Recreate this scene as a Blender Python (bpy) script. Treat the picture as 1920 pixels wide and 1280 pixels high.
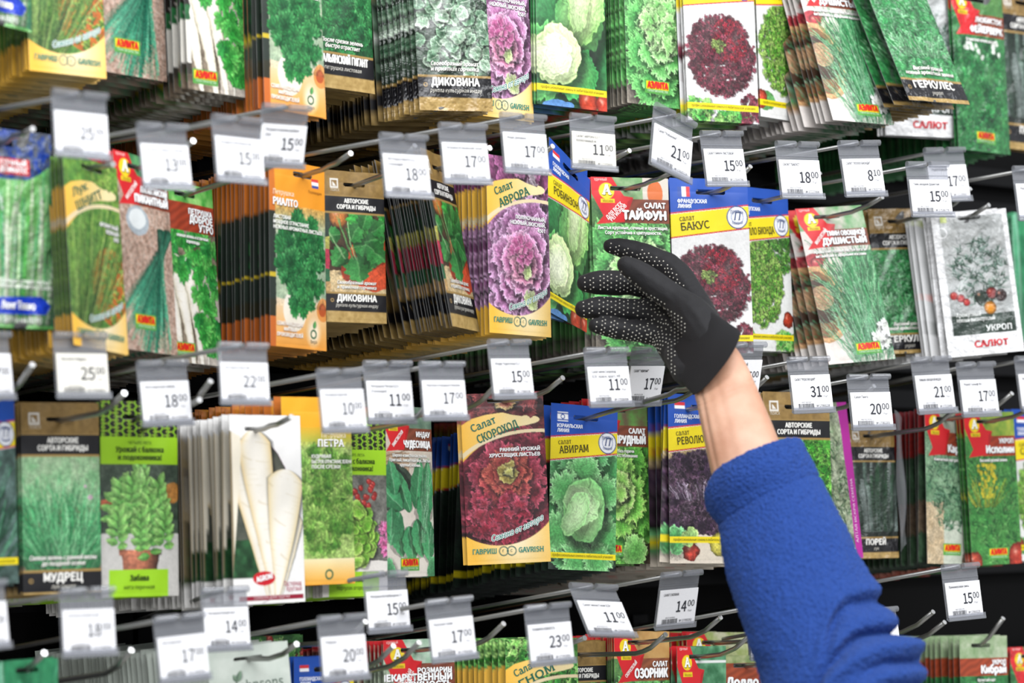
import bpy, bmesh, math, random
import numpy as np
from mathutils import Vector, Matrix
from mathutils.bvhtree import BVHTree

# ------------------------------------------------------------------ scene, camera, light
for _o in list(bpy.data.objects):
    bpy.data.objects.remove(_o, do_unlink=True)
SC = bpy.context.scene
COL = SC.collection

FPX = 4500.0                                    # focal length for a 1920 px wide frame
YAW, PITCH, ROLL = math.radians(37.6), math.radians(5.2), math.radians(1.77)
_d = Vector((math.sin(YAW) * math.cos(PITCH), math.cos(YAW) * math.cos(PITCH), math.sin(PITCH)))
_r0 = Vector((math.cos(YAW), -math.sin(YAW), 0))
_u0 = _r0.cross(_d)
CR = _r0 * math.cos(ROLL) - _u0 * math.sin(ROLL)
CU = _r0 * math.sin(ROLL) + _u0 * math.cos(ROLL)
CD = _d
FOCUS = 2.28
CAM = Vector((0, -0.33, 1.50)) - CD * 2.217
cam = bpy.data.cameras.new('camera')
cam.sensor_width = 36
cam.lens = 36 * FPX / 1920
cam.dof.use_dof = True
cam.dof.focus_distance = FOCUS
cam.dof.aperture_fstop = 4.8
cam.clip_start, cam.clip_end = 0.05, 50
cam_o = bpy.data.objects.new('camera', cam)
COL.objects.link(cam_o)
_m = Matrix((CR, CU, -CD)).transposed().to_4x4()
_m.translation = CAM
cam_o.matrix_world = _m
SC.camera = cam_o

SC.view_settings.view_transform = 'Standard'
SC.view_settings.look = 'None'
SC.view_settings.gamma = 1
SC.view_settings.use_curve_mapping = False
SC.view_settings.exposure = 0.08

world = bpy.data.worlds.new('store_ambience')
world.use_nodes = True
world.node_tree.nodes['Background'].inputs[0].default_value = (0.93, 0.96, 1.0, 1)
world.node_tree.nodes['Background'].inputs[1].default_value = 0.42
SC.world = world


def area(name, loc, target, sx, sy, power, col):
    l = bpy.data.lights.new(name, 'AREA')
    l.shape, l.size, l.size_y, l.energy, l.color = 'RECTANGLE', sx, sy, power, col
    o = bpy.data.objects.new(name, l)
    COL.objects.link(o)
    o.location = loc
    o.rotation_euler = (Vector(target) - Vector(loc)).to_track_quat('-Z', 'Y').to_euler()
    return o


area('ceiling_light_aisle', (-0.3, -1.7, 3.0), (0, -0.3, 1.4), 4.0, 0.6, 66, (0.97, 0.98, 1.0))
area('ceiling_light_far_aisle', (-1.2, -4.2, 3.1), (0, -0.3, 1.4), 4.5, 0.8, 92, (0.97, 0.98, 1.0))


def ray(px, py):
    return (CD * FPX + CR * (px - 960) - CU * (py - 640)) / FPX


def at_y(px, py, y):
    """the point of the plane y = const that lies along a pixel's ray"""
    d = ray(px, py)
    return CAM + d * ((y - CAM.y) / d.y)


def at_x(px, py, x):
    d = ray(px, py)
    return CAM + d * ((x - CAM.x) / d.x)


def px_per_m(p):
    return FPX / (p - CAM).dot(CD)


def azimuth(p):
    return math.atan2(p.x - CAM.x, p.y - CAM.y)


# ------------------------------------------------------------------ materials
def node_mat(name):
    m = bpy.data.materials.new(name)
    m.use_nodes = True
    nt = m.node_tree
    return m, nt, nt.nodes['Principled BSDF']


def lin(c):
    c = np.asarray(c, dtype=np.float64)
    return np.where(c <= 0.04045, c / 12.92, ((c + 0.055) / 1.055) ** 2.4)


def hx(s):
    s = s.lstrip('#')
    return np.array([int(s[i:i + 2], 16) / 255 for i in (0, 2, 4)])


def flat(name, col, rough=0.5, metal=0.0, noise=0.0, scale=40.0, coat=0.0):
    m, nt, b = node_mat(name)
    c = lin(hx(col))
    b.inputs['Roughness'].default_value = rough
    b.inputs['Metallic'].default_value = metal
    b.inputs['Coat Weight'].default_value = coat
    n = nt.nodes.new('ShaderNodeTexNoise')
    n.inputs['Scale'].default_value = scale
    n.inputs['Detail'].default_value = 4
    mx = nt.nodes.new('ShaderNodeMix')
    mx.data_type = 'RGBA'
    mx.inputs[6].default_value = (*(c * (1 - noise)), 1)
    mx.inputs[7].default_value = (*np.clip(c * (1 + noise), 0, 1), 1)
    tc = nt.nodes.new('ShaderNodeTexCoord')
    nt.links.new(tc.outputs['Object'], n.inputs['Vector'])
    nt.links.new(n.outputs['Fac'], mx.inputs[0])
    nt.links.new(mx.outputs[2], b.inputs['Base Color'])
    return m


def bump(m, scale, strength, dist, kind='noise', detail=3):
    nt = m.node_tree
    b = nt.nodes['Principled BSDF']
    tc = nt.nodes.new('ShaderNodeTexCoord')
    if kind == 'noise':
        t = nt.nodes.new('ShaderNodeTexNoise')
        t.inputs['Detail'].default_value = detail
        out = t.outputs['Fac']
    elif kind == 'wave':
        t = nt.nodes.new('ShaderNodeTexWave')
        t.inputs['Distortion'].default_value = 1.0
        out = t.outputs['Fac']
    else:
        t = nt.nodes.new('ShaderNodeTexVoronoi')
        out = t.outputs['Distance']
    t.inputs['Scale'].default_value = scale
    bp = nt.nodes.new('ShaderNodeBump')
    bp.inputs['Strength'].default_value = strength
    bp.inputs['Distance'].default_value = dist
    nt.links.new(tc.outputs['Object'], t.inputs['Vector'])
    nt.links.new(out, bp.inputs['Height'])
    nt.links.new(bp.outputs['Normal'], b.inputs['Normal'])
    return m


def print_mat(name, rough, coat, bscale, bstr, bdist):
    """paper or film printed with the ink colours stored in the mesh"""
    m, nt, b = node_mat(name)
    a = nt.nodes.new('ShaderNodeAttribute')
    a.attribute_name = 'ink'
    n = nt.nodes.new('ShaderNodeTexNoise')
    n.inputs['Scale'].default_value = 900
    mr = nt.nodes.new('ShaderNodeMapRange')
    mr.inputs['To Min'].default_value = 0.94
    mr.inputs['To Max'].default_value = 1.06
    mx = nt.nodes.new('ShaderNodeVectorMath')
    mx.operation = 'SCALE'
    tc = nt.nodes.new('ShaderNodeTexCoord')
    nt.links.new(tc.outputs['Object'], n.inputs['Vector'])
    nt.links.new(n.outputs['Fac'], mr.inputs['Value'])
    nt.links.new(a.outputs['Color'], mx.inputs[0])
    nt.links.new(mr.outputs['Result'], mx.inputs['Scale'])
    nt.links.new(mx.outputs['Vector'], b.inputs['Base Color'])
    b.inputs['Roughness'].default_value = rough
    b.inputs['Coat Weight'].default_value = coat
    b.inputs['Coat Roughness'].default_value = 0.15
    return bump(m, bscale, bstr, bdist)


M_PAPER = print_mat('printed_paper', 0.42, 0.0, 22, 0.25, 0.004)
M_FOIL = print_mat('printed_film', 0.3, 0.7, 60, 0.9, 0.010)
M_INK = print_mat('printed_lettering', 0.5, 0.0, 20, 0.1, 0.002)
M_STEEL = flat('zinc_plated_wire', '#9a9a98', 0.32, 0.85, 0.06, 60)
M_TIP = flat('polished_wire_end', '#e6e6e6', 0.25, 0.6, 0.02, 60)
M_CARD = flat('white_card', '#f1f1f4', 0.6, 0, 0.01, 30)
M_CREAM = flat('cream_card', '#e9e6dc', 0.6, 0, 0.01, 30)
M_PANEL = bump(flat('black_powder_coat', '#060607', 0.7, 0.0, 0.15, 90), 400, 0.2, 0.001)
M_PANEL.node_tree.nodes['Principled BSDF'].inputs['Specular IOR Level'].default_value = 0.15
M_RAIL = flat('dark_grey_steel', '#18181a', 0.45, 0.6, 0.1, 50)
M_FLOOR = flat('grey_store_floor', '#c4c1ba', 0.35, 0, 0.08, 3)


def plastic_mat():
    m, nt, b = node_mat('clear_plastic')
    b.inputs['Base Color'].default_value = (0.42, 0.43, 0.455, 1)
    b.inputs['Roughness'].default_value = 0.14
    b.inputs['Coat Weight'].default_value = 1.0
    b.inputs['Coat Roughness'].default_value = 0.06
    tr = nt.nodes.new('ShaderNodeBsdfTransparent')
    tr.inputs[0].default_value = (0.82, 0.83, 0.86, 1)
    mx = nt.nodes.new('ShaderNodeMixShader')
    n = nt.nodes.new('ShaderNodeTexNoise')
    n.inputs['Scale'].default_value = 60
    mr = nt.nodes.new('ShaderNodeMapRange')
    mr.inputs['To Min'].default_value = 0.22
    mr.inputs['To Max'].default_value = 0.44
    nt.links.new(n.outputs['Fac'], mr.inputs['Value'])
    nt.links.new(mr.outputs['Result'], mx.inputs[0])
    nt.links.new(tr.outputs[0], mx.inputs[1])
    nt.links.new(b.outputs[0], mx.inputs[2])
    nt.links.new(mx.outputs[0], nt.nodes['Material Output'].inputs[0])
    return m


M_CLEAR = plastic_mat()


# ------------------------------------------------------------------ mesh helpers
def link(name, data, parent=None, mat=None):
    o = bpy.data.objects.new(name, data)
    COL.objects.link(o)
    if parent is not None:
        o.parent = parent
    if mat is not None and data is not None and not len(data.materials):
        data.materials.append(mat)
    return o


def tag(o, label, cat, group=None):
    o['label'] = label
    o['category'] = cat
    if group:
        o['group'] = group
    return o


def np_mesh(name, verts, faces, colors=None, mat=None, smooth=True):
    """faces: list of (k, n) integer arrays"""
    me = bpy.data.meshes.new(name)
    verts = np.ascontiguousarray(verts, dtype=np.float32)
    me.vertices.add(len(verts))
    me.vertices.foreach_set('co', verts.ravel())
    nl = sum(f.size for f in faces)
    nf = sum(len(f) for f in faces)
    me.loops.add(nl)
    me.polygons.add(nf)
    me.loops.foreach_set('vertex_index', np.concatenate([f.ravel() for f in faces]).astype(np.int32))
    tot = np.concatenate([np.full(len(f), f.shape[1], dtype=np.int32) for f in faces])
    st = np.concatenate([[0], np.cumsum(tot)[:-1]]).astype(np.int32)
    me.polygons.foreach_set('loop_start', st)
    me.polygons.foreach_set('use_smooth', np.full(nf, smooth, dtype=bool))
    me.update(calc_edges=True)
    if colors is not None:
        ca = me.color_attributes.new('ink', 'FLOAT_COLOR', 'POINT')
        rgba = np.ones((len(verts), 4), dtype=np.float32)
        rgba[:, :3] = colors
        ca.data.foreach_set('color', rgba.ravel())
    if mat is not None:
        me.materials.append(mat)
    me.validate()
    return me


class MB:
    """collects boxes and tubes into one mesh"""

    def __init__(s):
        s.v, s.f = [], []

    def add(s, v, f):
        n = len(s.v)
        s.v += [tuple(p) for p in v]
        s.f += [tuple(i + n for i in q) for q in f]

    def box(s, x0, x1, y0, y1, z0, z1):
        v = [(x, y, z) for x in (x0, x1) for y in (y0, y1) for z in (z0, z1)]
        s.add(v, [(0, 1, 3, 2), (4, 6, 7, 5), (0, 4, 5, 1), (2, 3, 7, 6), (0, 2, 6, 4), (1, 5, 7, 3)])

    def tube(s, pts, r, n=12, r2=None):
        pts = [Vector(p) for p in pts]
        k = len(pts)
        v, f = [], []
        side = None
        for i, p in enumerate(pts):
            t = (pts[min(i + 1, k - 1)] - pts[max(i - 1, 0)]).normalized()
            if side is None:
                side = t.orthogonal().normalized()
            side = (side - t * side.dot(t)).normalized()
            up = t.cross(side)
            rr = r if r2 is None else r + (r2 - r) * i / (k - 1)
            for j in range(n):
                a = 2 * math.pi * j / n
                v.append(p + (side * math.cos(a) + up * math.sin(a)) * rr)
        for i in range(k - 1):
            for j in range(n):
                f.append((i * n + j, i * n + (j + 1) % n, (i + 1) * n + (j + 1) % n, (i + 1) * n + j))
        f.append(tuple(range(n))[::-1])
        f.append(tuple((k - 1) * n + j for j in range(n)))
        s.add(v, f)

    def build(s, name, mat, parent=None, smooth=False):
        me = bpy.data.meshes.new(name)
        me.from_pydata(s.v, [], s.f)
        bm = bmesh.new()
        bm.from_mesh(me)
        bmesh.ops.recalc_face_normals(bm, faces=bm.faces)
        bm.to_mesh(me)
        bm.free()
        if smooth:
            for p in me.polygons:
                p.use_smooth = len(p.vertices) <= 4
        return link(name, me, parent, mat)


# ------------------------------------------------------------------ the setting
def struct(o):
    o['kind'] = 'structure'
    return o


mb = MB()
mb.box(-3.0, 3.4, 0.02, 0.05, 0.0, 2.5)
struct(mb.build('wall_back', M_PANEL))
mb = MB()
mb.box(-3.0, 3.4, -6.0, 0.05, -0.03, 0.0)
struct(mb.build('floor', M_FLOOR))
for _i, _z in enumerate([1.78, 1.735, 1.685, 1.57, 1.53, 1.485, 1.36, 1.32, 1.275, 1.155, 1.11, 1.06]):
    mb = MB()
    mb.box(-3.0, 3.4, 0.004, 0.0195, _z - 0.011, _z + 0.011)
    struct(mb.build('trim_%d' % (_i + 1), M_RAIL))


# ------------------------------------------------------------------ printed artwork, painted into the packets' ink colours
def lerp(a, b, t):
    return a + (b - a) * t


def smooth_noise(h, w, fx, fy, rng):
    gx, gy = max(2, int(fx) + 2), max(2, int(fy) + 2)
    g = rng.random((gy, gx))
    x = np.linspace(0, gx - 1.001, w)
    y = np.linspace(0, gy - 1.001, h)
    xi, yi = x.astype(int), y.astype(int)
    tx, ty = x - xi, y - yi
    tx, ty = tx * tx * (3 - 2 * tx), (ty * ty * (3 - 2 * ty))[:, None]
    a = g[np.ix_(yi, xi)] * (1 - tx) + g[np.ix_(yi, xi + 1)] * tx
    b = g[np.ix_(yi + 1, xi)] * (1 - tx) + g[np.ix_(yi + 1, xi + 1)] * tx
    return a * (1 - ty) + b * ty


class Art:
    """a printed packet face; u runs 0..1 across, v runs 0..1 down; lengths are in packet widths"""
    W = 248

    def __init__(s, aspect, bg, seed=1):
        s.a = aspect
        s.h = int(s.W / aspect) // 2 * 2
        s.w = s.W
        s.rng = np.random.default_rng(seed)
        s.img = np.empty((s.h, s.w, 3))
        s.img[:] = hx(bg)
        s.yy, s.xx = np.mgrid[0:s.h, 0:s.w].astype(np.float64)
        s.u = (s.xx + 0.5) / s.w
        s.v = (s.yy + 0.5) / s.h
        s.y = s.v / aspect            # in packet widths
        s.parts = []                  # (name, mask), later ones win
        s.texts = []
        s.slot = (0.5, 0.055, 0.36, 0.028)
        s.foil = False
        s.org = (3.2, 15, 0.30)

    def organic(s):
        """breaks up the drawn leaf shapes the way a printed photograph looks"""
        amp, f, gain = s.org
        if amp:
            dx, dy = (s.noise(f, 4) - .5) * 5 * amp, (s.noise(f, 4) - .5) * 5 * amp
            s.img = s.img[np.clip(s.yy + dy, 0, s.h - 1).astype(int), np.clip(s.xx + dx, 0, s.w - 1).astype(int)]
        n = (s.noise(55, 2) - .5) * 2
        m = (s.noise(16, 3) - .5) * 2
        k = np.clip((.80 - s.img.min(-1)) / .25, .12, 1)
        s.img = np.clip(s.img * (1 + k * (gain * n + 0.8 * gain * m))[..., None], 0, 1)
        g = s.img.mean(-1, keepdims=True)
        s.img = np.clip(g + (s.img - g) * 0.84, 0, 1)

    def noise(s, f, octaves=3):
        t, amp, tot = 0, 1.0, 0.0
        for k in range(octaves):
            t = t + amp * smooth_noise(s.h, s.w, f * 2 ** k, f * 2 ** k / s.a, s.rng)
            tot += amp
            amp *= 0.55
        return t / tot

    def fill(s, mask, col, al=1.0):
        c = hx(col) if isinstance(col, str) else col
        m = np.clip(mask.astype(np.float64) * al, 0, 1)[..., None]
        s.img = s.img * (1 - m) + c * m

    def rect(s, u0, v0, u1, v1, col, al=1.0):
        m = (s.u >= u0) & (s.u < u1) & (s.v >= v0) & (s.v < v1)
        s.fill(m, col, al)
        return m

    def poly(s, pts, col=None, al=1.0):
        m = np.zeros((s.h, s.w), bool)
        n = len(pts)
        for i in range(n):
            (x0, y0), (x1, y1) = pts[i], pts[(i + 1) % n]
            if y0 == y1:
                continue
            c = ((s.v >= min(y0, y1)) & (s.v < max(y0, y1)))
            xi = x0 + (s.v - y0) * (x1 - x0) / (y1 - y0)
            m ^= c & (s.u < xi)
        if col is not None:
            s.fill(m, col, al)
        return m

    def ell(s, cu, cv, ru, rw=None, col=None, al=1.0, soft=0.0):
        """rw: vertical radius in packet widths"""
        rw = ru if rw is None else rw
        r = np.hypot((s.u - cu) / ru, (s.y - cv / s.a) / rw)
        m = np.clip((1 - r) / soft, 0, 1) if soft else (r < 1)
        if col is not None:
            s.fill(m, col, al)
        return m

    def ring(s, cu, cv, r, t, col):
        q = np.hypot(s.u - cu, s.y - cv / s.a)
        s.fill(np.abs(q - r) < t / 2, col)

    def grad(s, v0, v1, c0, c1, mask=None):
        t = np.clip((s.v - v0) / (v1 - v0), 0, 1)[..., None]
        c = hx(c0) * (1 - t) + hx(c1) * t
        m = (s.v >= v0) & (s.v < v1) if mask is None else mask
        s.img[m] = c[m]
        return m

    def mottle(s, c0, c1, f=8, mask=None, octaves=4, gain=1.6):
        n = np.clip((s.noise(f, octaves) - 0.5) * gain + 0.5, 0, 1)[..., None]
        c = hx(c0) * (1 - n) + hx(c1) * n
        if mask is None:
            s.img = c
        else:
            m = mask.astype(np.float64)[..., None]
            s.img = s.img * (1 - m) + c * m

    def _box(s, x, y, R):
        x0, x1 = max(0, int(x - R)), min(s.w, int(x + R) + 2)
        y0, y1 = max(0, int(y - R)), min(s.h, int(y + R) + 2)
        return (x0, x1, y0, y1) if x1 > x0 and y1 > y0 else None

    def blob(s, cu, cv, ru, rw, ang, cin, cedge, ruf=0.1, k=9, vein=0.3, sh=0.45, rib=None):
        """one rounded leaf whose base lies at its local +y end"""
        W = s.w
        x, y, rx, ry = cu * W, cv * s.h, ru * W, rw * W
        R = max(rx, ry) * (1.25 + ruf) + 3
        b = s._box(x, y, R)
        if b is None:
            return
        x0, x1, y0, y1 = b
        dx, dy = s.xx[y0:y1, x0:x1] - x, s.yy[y0:y1, x0:x1] - y
        ca, sa = math.cos(ang), math.sin(ang)
        lx, ly = (dx * ca + dy * sa) / rx, (-dx * sa + dy * ca) / ry
        r, th = np.hypot(lx, ly), np.arctan2(ly, lx)
        p = s.rng.random(4) * 6.28
        edge = 1 + ruf * (0.55 * np.sin(k * th + p[0]) + 0.35 * np.sin(k * 2.37 * th + p[1]) + 0.3 * np.sin(k * 4.1 * th + p[2]))
        sub = s.img[y0:y1, x0:x1]
        aa = max(1.2 / min(rx, ry), 0.03)
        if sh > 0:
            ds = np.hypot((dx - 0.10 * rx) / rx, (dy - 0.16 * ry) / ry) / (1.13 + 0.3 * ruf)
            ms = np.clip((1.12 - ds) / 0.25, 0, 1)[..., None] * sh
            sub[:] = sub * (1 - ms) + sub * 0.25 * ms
        f = np.clip(r / edge, 0, 1)
        col = lerp(hx(cin), hx(cedge), (f ** 2.2)[..., None])
        bx, by = lx, ly - 1.0
        a2 = np.arctan2(by, bx)
        vv = np.abs(np.sin(a2 * 6 + 0.6 * np.sin(f * 9 + p[3])))
        lines = np.clip(1 - vv / 0.22, 0, 1) * np.clip(f * 1.5, 0, 1)
        col = col * (1 - vein * 0.55 * lines[..., None])
        cr = np.sin(lx * 17 + p[0] + 3 * np.sin(ly * 9 + p[1])) * np.sin(ly * 19 + p[2] + 3 * np.sin(lx * 8 + p[3]))
        col = col * (1 + 0.16 * cr[..., None] * (0.4 + ruf * 3))
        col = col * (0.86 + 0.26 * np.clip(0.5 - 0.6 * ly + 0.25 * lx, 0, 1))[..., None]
        if rib is not None:
            mr = np.clip(1 - np.abs(lx + 0.08 * np.sin(ly * 3)) / 0.09, 0, 1) * np.clip((ly + 0.75) / 0.5, 0, 1)
            col = lerp(col, hx(rib), mr[..., None])
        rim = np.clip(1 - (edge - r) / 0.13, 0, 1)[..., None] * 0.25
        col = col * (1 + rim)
        m = np.clip((edge - r) / aa, 0, 1)[..., None]
        sub[:] = sub * (1 - m) + np.clip(col, 0, 1) * m

    def leaf(s, u, v, L, wd, ang, c0, c1, vein='#d8e8b0', vs=0.5, sh=0.4, rag=0.0):
        """a pointed leaf growing from (u, v) along ang (0 = up, clockwise)"""
        W = s.w
        x, y, l, w = u * W, v * s.h, L * W, wd * W
        b = s._box(x + math.sin(ang) * l / 2, y - math.cos(ang) * l / 2, l * 0.62 + w)
        if b is None:
            return
        x0, x1, y0, y1 = b
        dx, dy = s.xx[y0:y1, x0:x1] - x, s.yy[y0:y1, x0:x1] - y
        q = (dx * math.sin(ang) - dy * math.cos(ang)) / l
        t = (dx * math.cos(ang) + dy * math.sin(ang)) / w
        qq = np.clip(q, 0, 1)
        prof = np.sin(np.pi * qq ** 0.85) ** 0.75 * (1 + rag * np.sin(qq * 26))
        ok = (q > 0) & (q < 1)
        m = np.clip((prof - np.abs(t)) * w / 1.2, 0, 1) * ok
        sub = s.img[y0:y1, x0:x1]
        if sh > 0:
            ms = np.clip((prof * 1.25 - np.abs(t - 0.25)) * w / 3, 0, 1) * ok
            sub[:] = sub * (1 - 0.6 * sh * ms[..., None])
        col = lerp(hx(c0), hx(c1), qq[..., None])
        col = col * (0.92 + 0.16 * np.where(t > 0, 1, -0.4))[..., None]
        sv = np.clip(1 - np.abs(np.sin((qq * 7 - np.abs(t) * 1.4) * np.pi)) / 0.18, 0, 1)
        col = lerp(col, hx(vein), (0.3 * vs * sv)[..., None])
        col = lerp(col, hx(vein), (vs * np.clip(1 - np.abs(t) / 0.1, 0, 1))[..., None])
        sub[:] = sub * (1 - m[..., None]) + np.clip(col, 0, 1) * m[..., None]

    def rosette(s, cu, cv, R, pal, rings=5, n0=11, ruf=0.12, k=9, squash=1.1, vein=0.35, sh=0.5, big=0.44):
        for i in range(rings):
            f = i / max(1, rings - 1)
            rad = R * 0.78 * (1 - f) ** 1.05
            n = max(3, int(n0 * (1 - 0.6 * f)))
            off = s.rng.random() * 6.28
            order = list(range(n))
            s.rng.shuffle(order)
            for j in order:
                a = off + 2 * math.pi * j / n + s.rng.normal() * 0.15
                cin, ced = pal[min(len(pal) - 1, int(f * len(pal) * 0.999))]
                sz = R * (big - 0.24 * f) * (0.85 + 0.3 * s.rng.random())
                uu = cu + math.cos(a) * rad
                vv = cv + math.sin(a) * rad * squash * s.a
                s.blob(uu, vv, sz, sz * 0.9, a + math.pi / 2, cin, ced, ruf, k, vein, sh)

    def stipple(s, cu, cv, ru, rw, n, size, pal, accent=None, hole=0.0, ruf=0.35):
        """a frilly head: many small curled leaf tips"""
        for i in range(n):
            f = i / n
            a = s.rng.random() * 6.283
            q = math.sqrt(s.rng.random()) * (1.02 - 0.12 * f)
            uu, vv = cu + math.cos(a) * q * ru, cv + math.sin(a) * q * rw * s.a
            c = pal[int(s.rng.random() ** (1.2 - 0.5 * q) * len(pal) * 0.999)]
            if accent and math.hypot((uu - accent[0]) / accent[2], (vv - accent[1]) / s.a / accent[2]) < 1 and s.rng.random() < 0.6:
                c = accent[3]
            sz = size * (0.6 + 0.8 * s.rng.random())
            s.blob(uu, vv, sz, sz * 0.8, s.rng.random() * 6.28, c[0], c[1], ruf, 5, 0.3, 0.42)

    def blades(s, n, u0, u1, v0, spread, L, pal, wd=0.012, curve=0.1, a0=0.0, dv=0.0, taper=0.5):
        """grass-like strokes rising from the base line v0"""
        W = s.w
        T = np.linspace(0, 1, 150)
        for i in range(n):
            q = s.rng.random()
            ang = a0 + (q - 0.5) * 2 * spread + s.rng.normal() * spread * 0.15
            l = L * (0.65 + 0.45 * s.rng.random()) * W
            cu = curve * s.rng.normal() * l
            x = (u0 + (u1 - u0) * q) * W + np.sin(ang) * l * T + cu * T * T
            y = (v0 + dv * s.rng.random()) * s.h - np.cos(ang) * l * T + abs(cu) * 0.3 * T * T
            c = hx(pal[int(s.rng.random() * len(pal))]) * (0.8 + 0.35 * s.rng.random())
            w = max(0.5, wd * W * (0.7 + 0.5 * s.rng.random()))
            wi = int(math.ceil(w))
            nx = np.cos(ang)
            for o in range(-wi, wi + 1):
                ww = w * (1 - taper * T)
                ok = np.abs(o) <= ww
                shade = (1.12 - 0.5 * abs(o + w * 0.35) / (w + 0.5)) * (0.78 + 0.3 * T)
                xi = np.round(x + o * nx)[ok].astype(int)
                yi = np.round(y + o * np.sin(ang))[ok].astype(int)
                g = (xi >= 0) & (xi < s.w) & (yi >= 0) & (yi < s.h)
                s.img[yi[g], xi[g]] = np.clip(c * shade[ok][g][:, None], 0, 1)

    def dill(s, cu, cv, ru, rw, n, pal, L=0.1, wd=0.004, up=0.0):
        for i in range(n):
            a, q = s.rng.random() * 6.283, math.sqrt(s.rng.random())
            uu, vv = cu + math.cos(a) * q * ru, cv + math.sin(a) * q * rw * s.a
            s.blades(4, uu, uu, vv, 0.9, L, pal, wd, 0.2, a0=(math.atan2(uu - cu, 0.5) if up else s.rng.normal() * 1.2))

    def parsley(s, cu, cv, ru, rw, n, pal, size=0.05, ang0=0.0):
        for i in range(n):
            f = i / n
            a, q = s.rng.random() * 6.283, math.sqrt(s.rng.random())
            uu, vv = cu + math.cos(a) * q * ru, cv + math.sin(a) * q * rw * s.a
            c = pal[int(s.rng.random() * len(pal))]
            b = ang0 + s.rng.normal() * 0.9
            for d in (-1.1, 1.1, -0.5, 0.5, 0.0):
                s.leaf(uu, vv, size * (1.1 - 0.25 * abs(d)), size * 0.26, b + d, c[0], c[1], c[1], 0.3, 0.35, 0.18)

    def root(s, u0, v0, u1, v1, w0, col='#f2ead8', tip=0.12, line='#d9c08c'):
        """a tapering white root from its crown (u0, v0) to its tip"""
        W = s.w
        x0, y0, x1, y1 = u0 * W, v0 * s.h, u1 * W, v1 * s.h
        L = math.hypot(x1 - x0, y1 - y0)
        tx, ty = (x1 - x0) / L, (y1 - y0) / L
        q = ((s.xx - x0) * tx + (s.yy - y0) * ty) / L
        t = (-(s.xx - x0) * ty + (s.yy - y0) * tx) / (w0 * W)
        qq = np.clip(q, 0, 1)
        prof = np.clip((qq / 0.09), 0, 1) ** 0.5 * (1 - (1 - tip) * qq ** 1.5)
        ok = (q > 0) & (q < 1)
        s.img *= (1 - 0.7 * np.clip((prof * 1.18 - np.abs(t + 0.05)) * 4, 0, 1) * ok)[..., None]
        m = (np.clip((prof - np.abs(t)) * w0 * W / 1.5, 0, 1) * ok)[..., None]
        r = np.abs(t) / np.maximum(prof, 0.02)
        c = lerp(hx(col), hx(line), np.clip(r ** 3.2 * 0.9, 0, 1)[..., None])
        ln = np.clip(1 - np.abs(np.sin(qq * 60 + 2 * np.sin(qq * 23) + t * 1.5)) / 0.22, 0, 1) * (s.noise(9, 2) > 0.52)
        c = lerp(c, hx('#cdbb95'), (0.45 * ln)[..., None])
        s.img = s.img * (1 - m) + c * m

    def tomato(s, cu, cv, r, col='#d92b1c', hi='#ffb39a'):
        q = np.hypot(s.u - cu, s.y - cv / s.a) / r
        m = np.clip((1 - q) * r * s.w / 1.3, 0, 1)
        c = lerp(hx(col), hx(col) * 0.45, (np.clip(q, 0, 1) ** 3)[..., None])
        h = np.clip(1 - np.hypot(s.u - cu + 0.3 * r, s.y - cv / s.a + 0.35 * r) / (0.45 * r), 0, 1) ** 2
        c = lerp(c, hx(hi), h[..., None])
        s.img = s.img * (1 - m[..., None]) + c * m[..., None]

    def pot(s, cu, v0, v1, wt, wb, col):
        for i, (a, b, k) in enumerate([(v0, v0 + (v1 - v0) * 0.2, 1.12), (v0 + (v1 - v0) * 0.2, v1, 1.0)]):
            t = np.clip((s.v - v0) / (v1 - v0), 0, 1)
            hw = (wt + (wb - wt) * t) / 2 * (1.08 if i == 0 else 1)
            d = (s.u - cu) / hw
            m = (np.abs(d) < 1) & (s.v >= a) & (s.v < b)
            c = hx(col)[None, None] * (1.08 - 0.5 * np.abs(d + 0.25) ** 2)[..., None] * k
            s.img[m] = np.clip(c, 0, 1)[m]

    def part(s, name, mask):
        s.parts.append((name, mask))

    def T(s, txt, u, v, h, col='#ffffff', al='l', w=None, b=0, it=0.0, rot=0.0, serif=0, bend=0.0, sh=None):
        """lettering: (u, v) anchors the base line; h is the capital height in packet widths; w the line's width"""
        s.texts.append((txt, u, v, h, col, al, w, b, it, rot, serif, bend, sh))

    def vertex_colors(s):
        i = np.clip(s.img, 0, 1)
        return i


# ------------------------------------------------------------------ lettering
def _font():
    try:
        import os
        p = bpy.utils.system_resource('DATAFILES', path='fonts')
        return bpy.data.fonts.load(os.path.join(p, 'Noto Sans CJK Regular.woff2'))
    except Exception:
        return None


FONT = _font()
_glyphs = {}


def _raw_text(txt):
    c = bpy.data.curves.new('lettering_curve', 'FONT')
    c.body = txt
    c.resolution_u = 3
    if FONT:
        c.font = FONT
    o = bpy.data.objects.new('lettering_curve', c)
    me = bpy.data.meshes.new_from_object(o)
    n = len(me.vertices)
    v = np.zeros(n * 3, dtype=np.float32)
    me.vertices.foreach_get('co', v)
    me.calc_loop_triangles()
    t = np.zeros(len(me.loop_triangles) * 3, dtype=np.int32)
    me.loop_triangles.foreach_get('vertices', t)
    e = [(a.vertices[0], a.vertices[1]) for a in me.edges]
    bpy.data.objects.remove(o)
    bpy.data.curves.remove(c)
    bpy.data.meshes.remove(me)
    return v.reshape(-1, 3)[:, :2].astype(np.float64), t.reshape(-1, 3), e


_CAP = None


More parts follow.
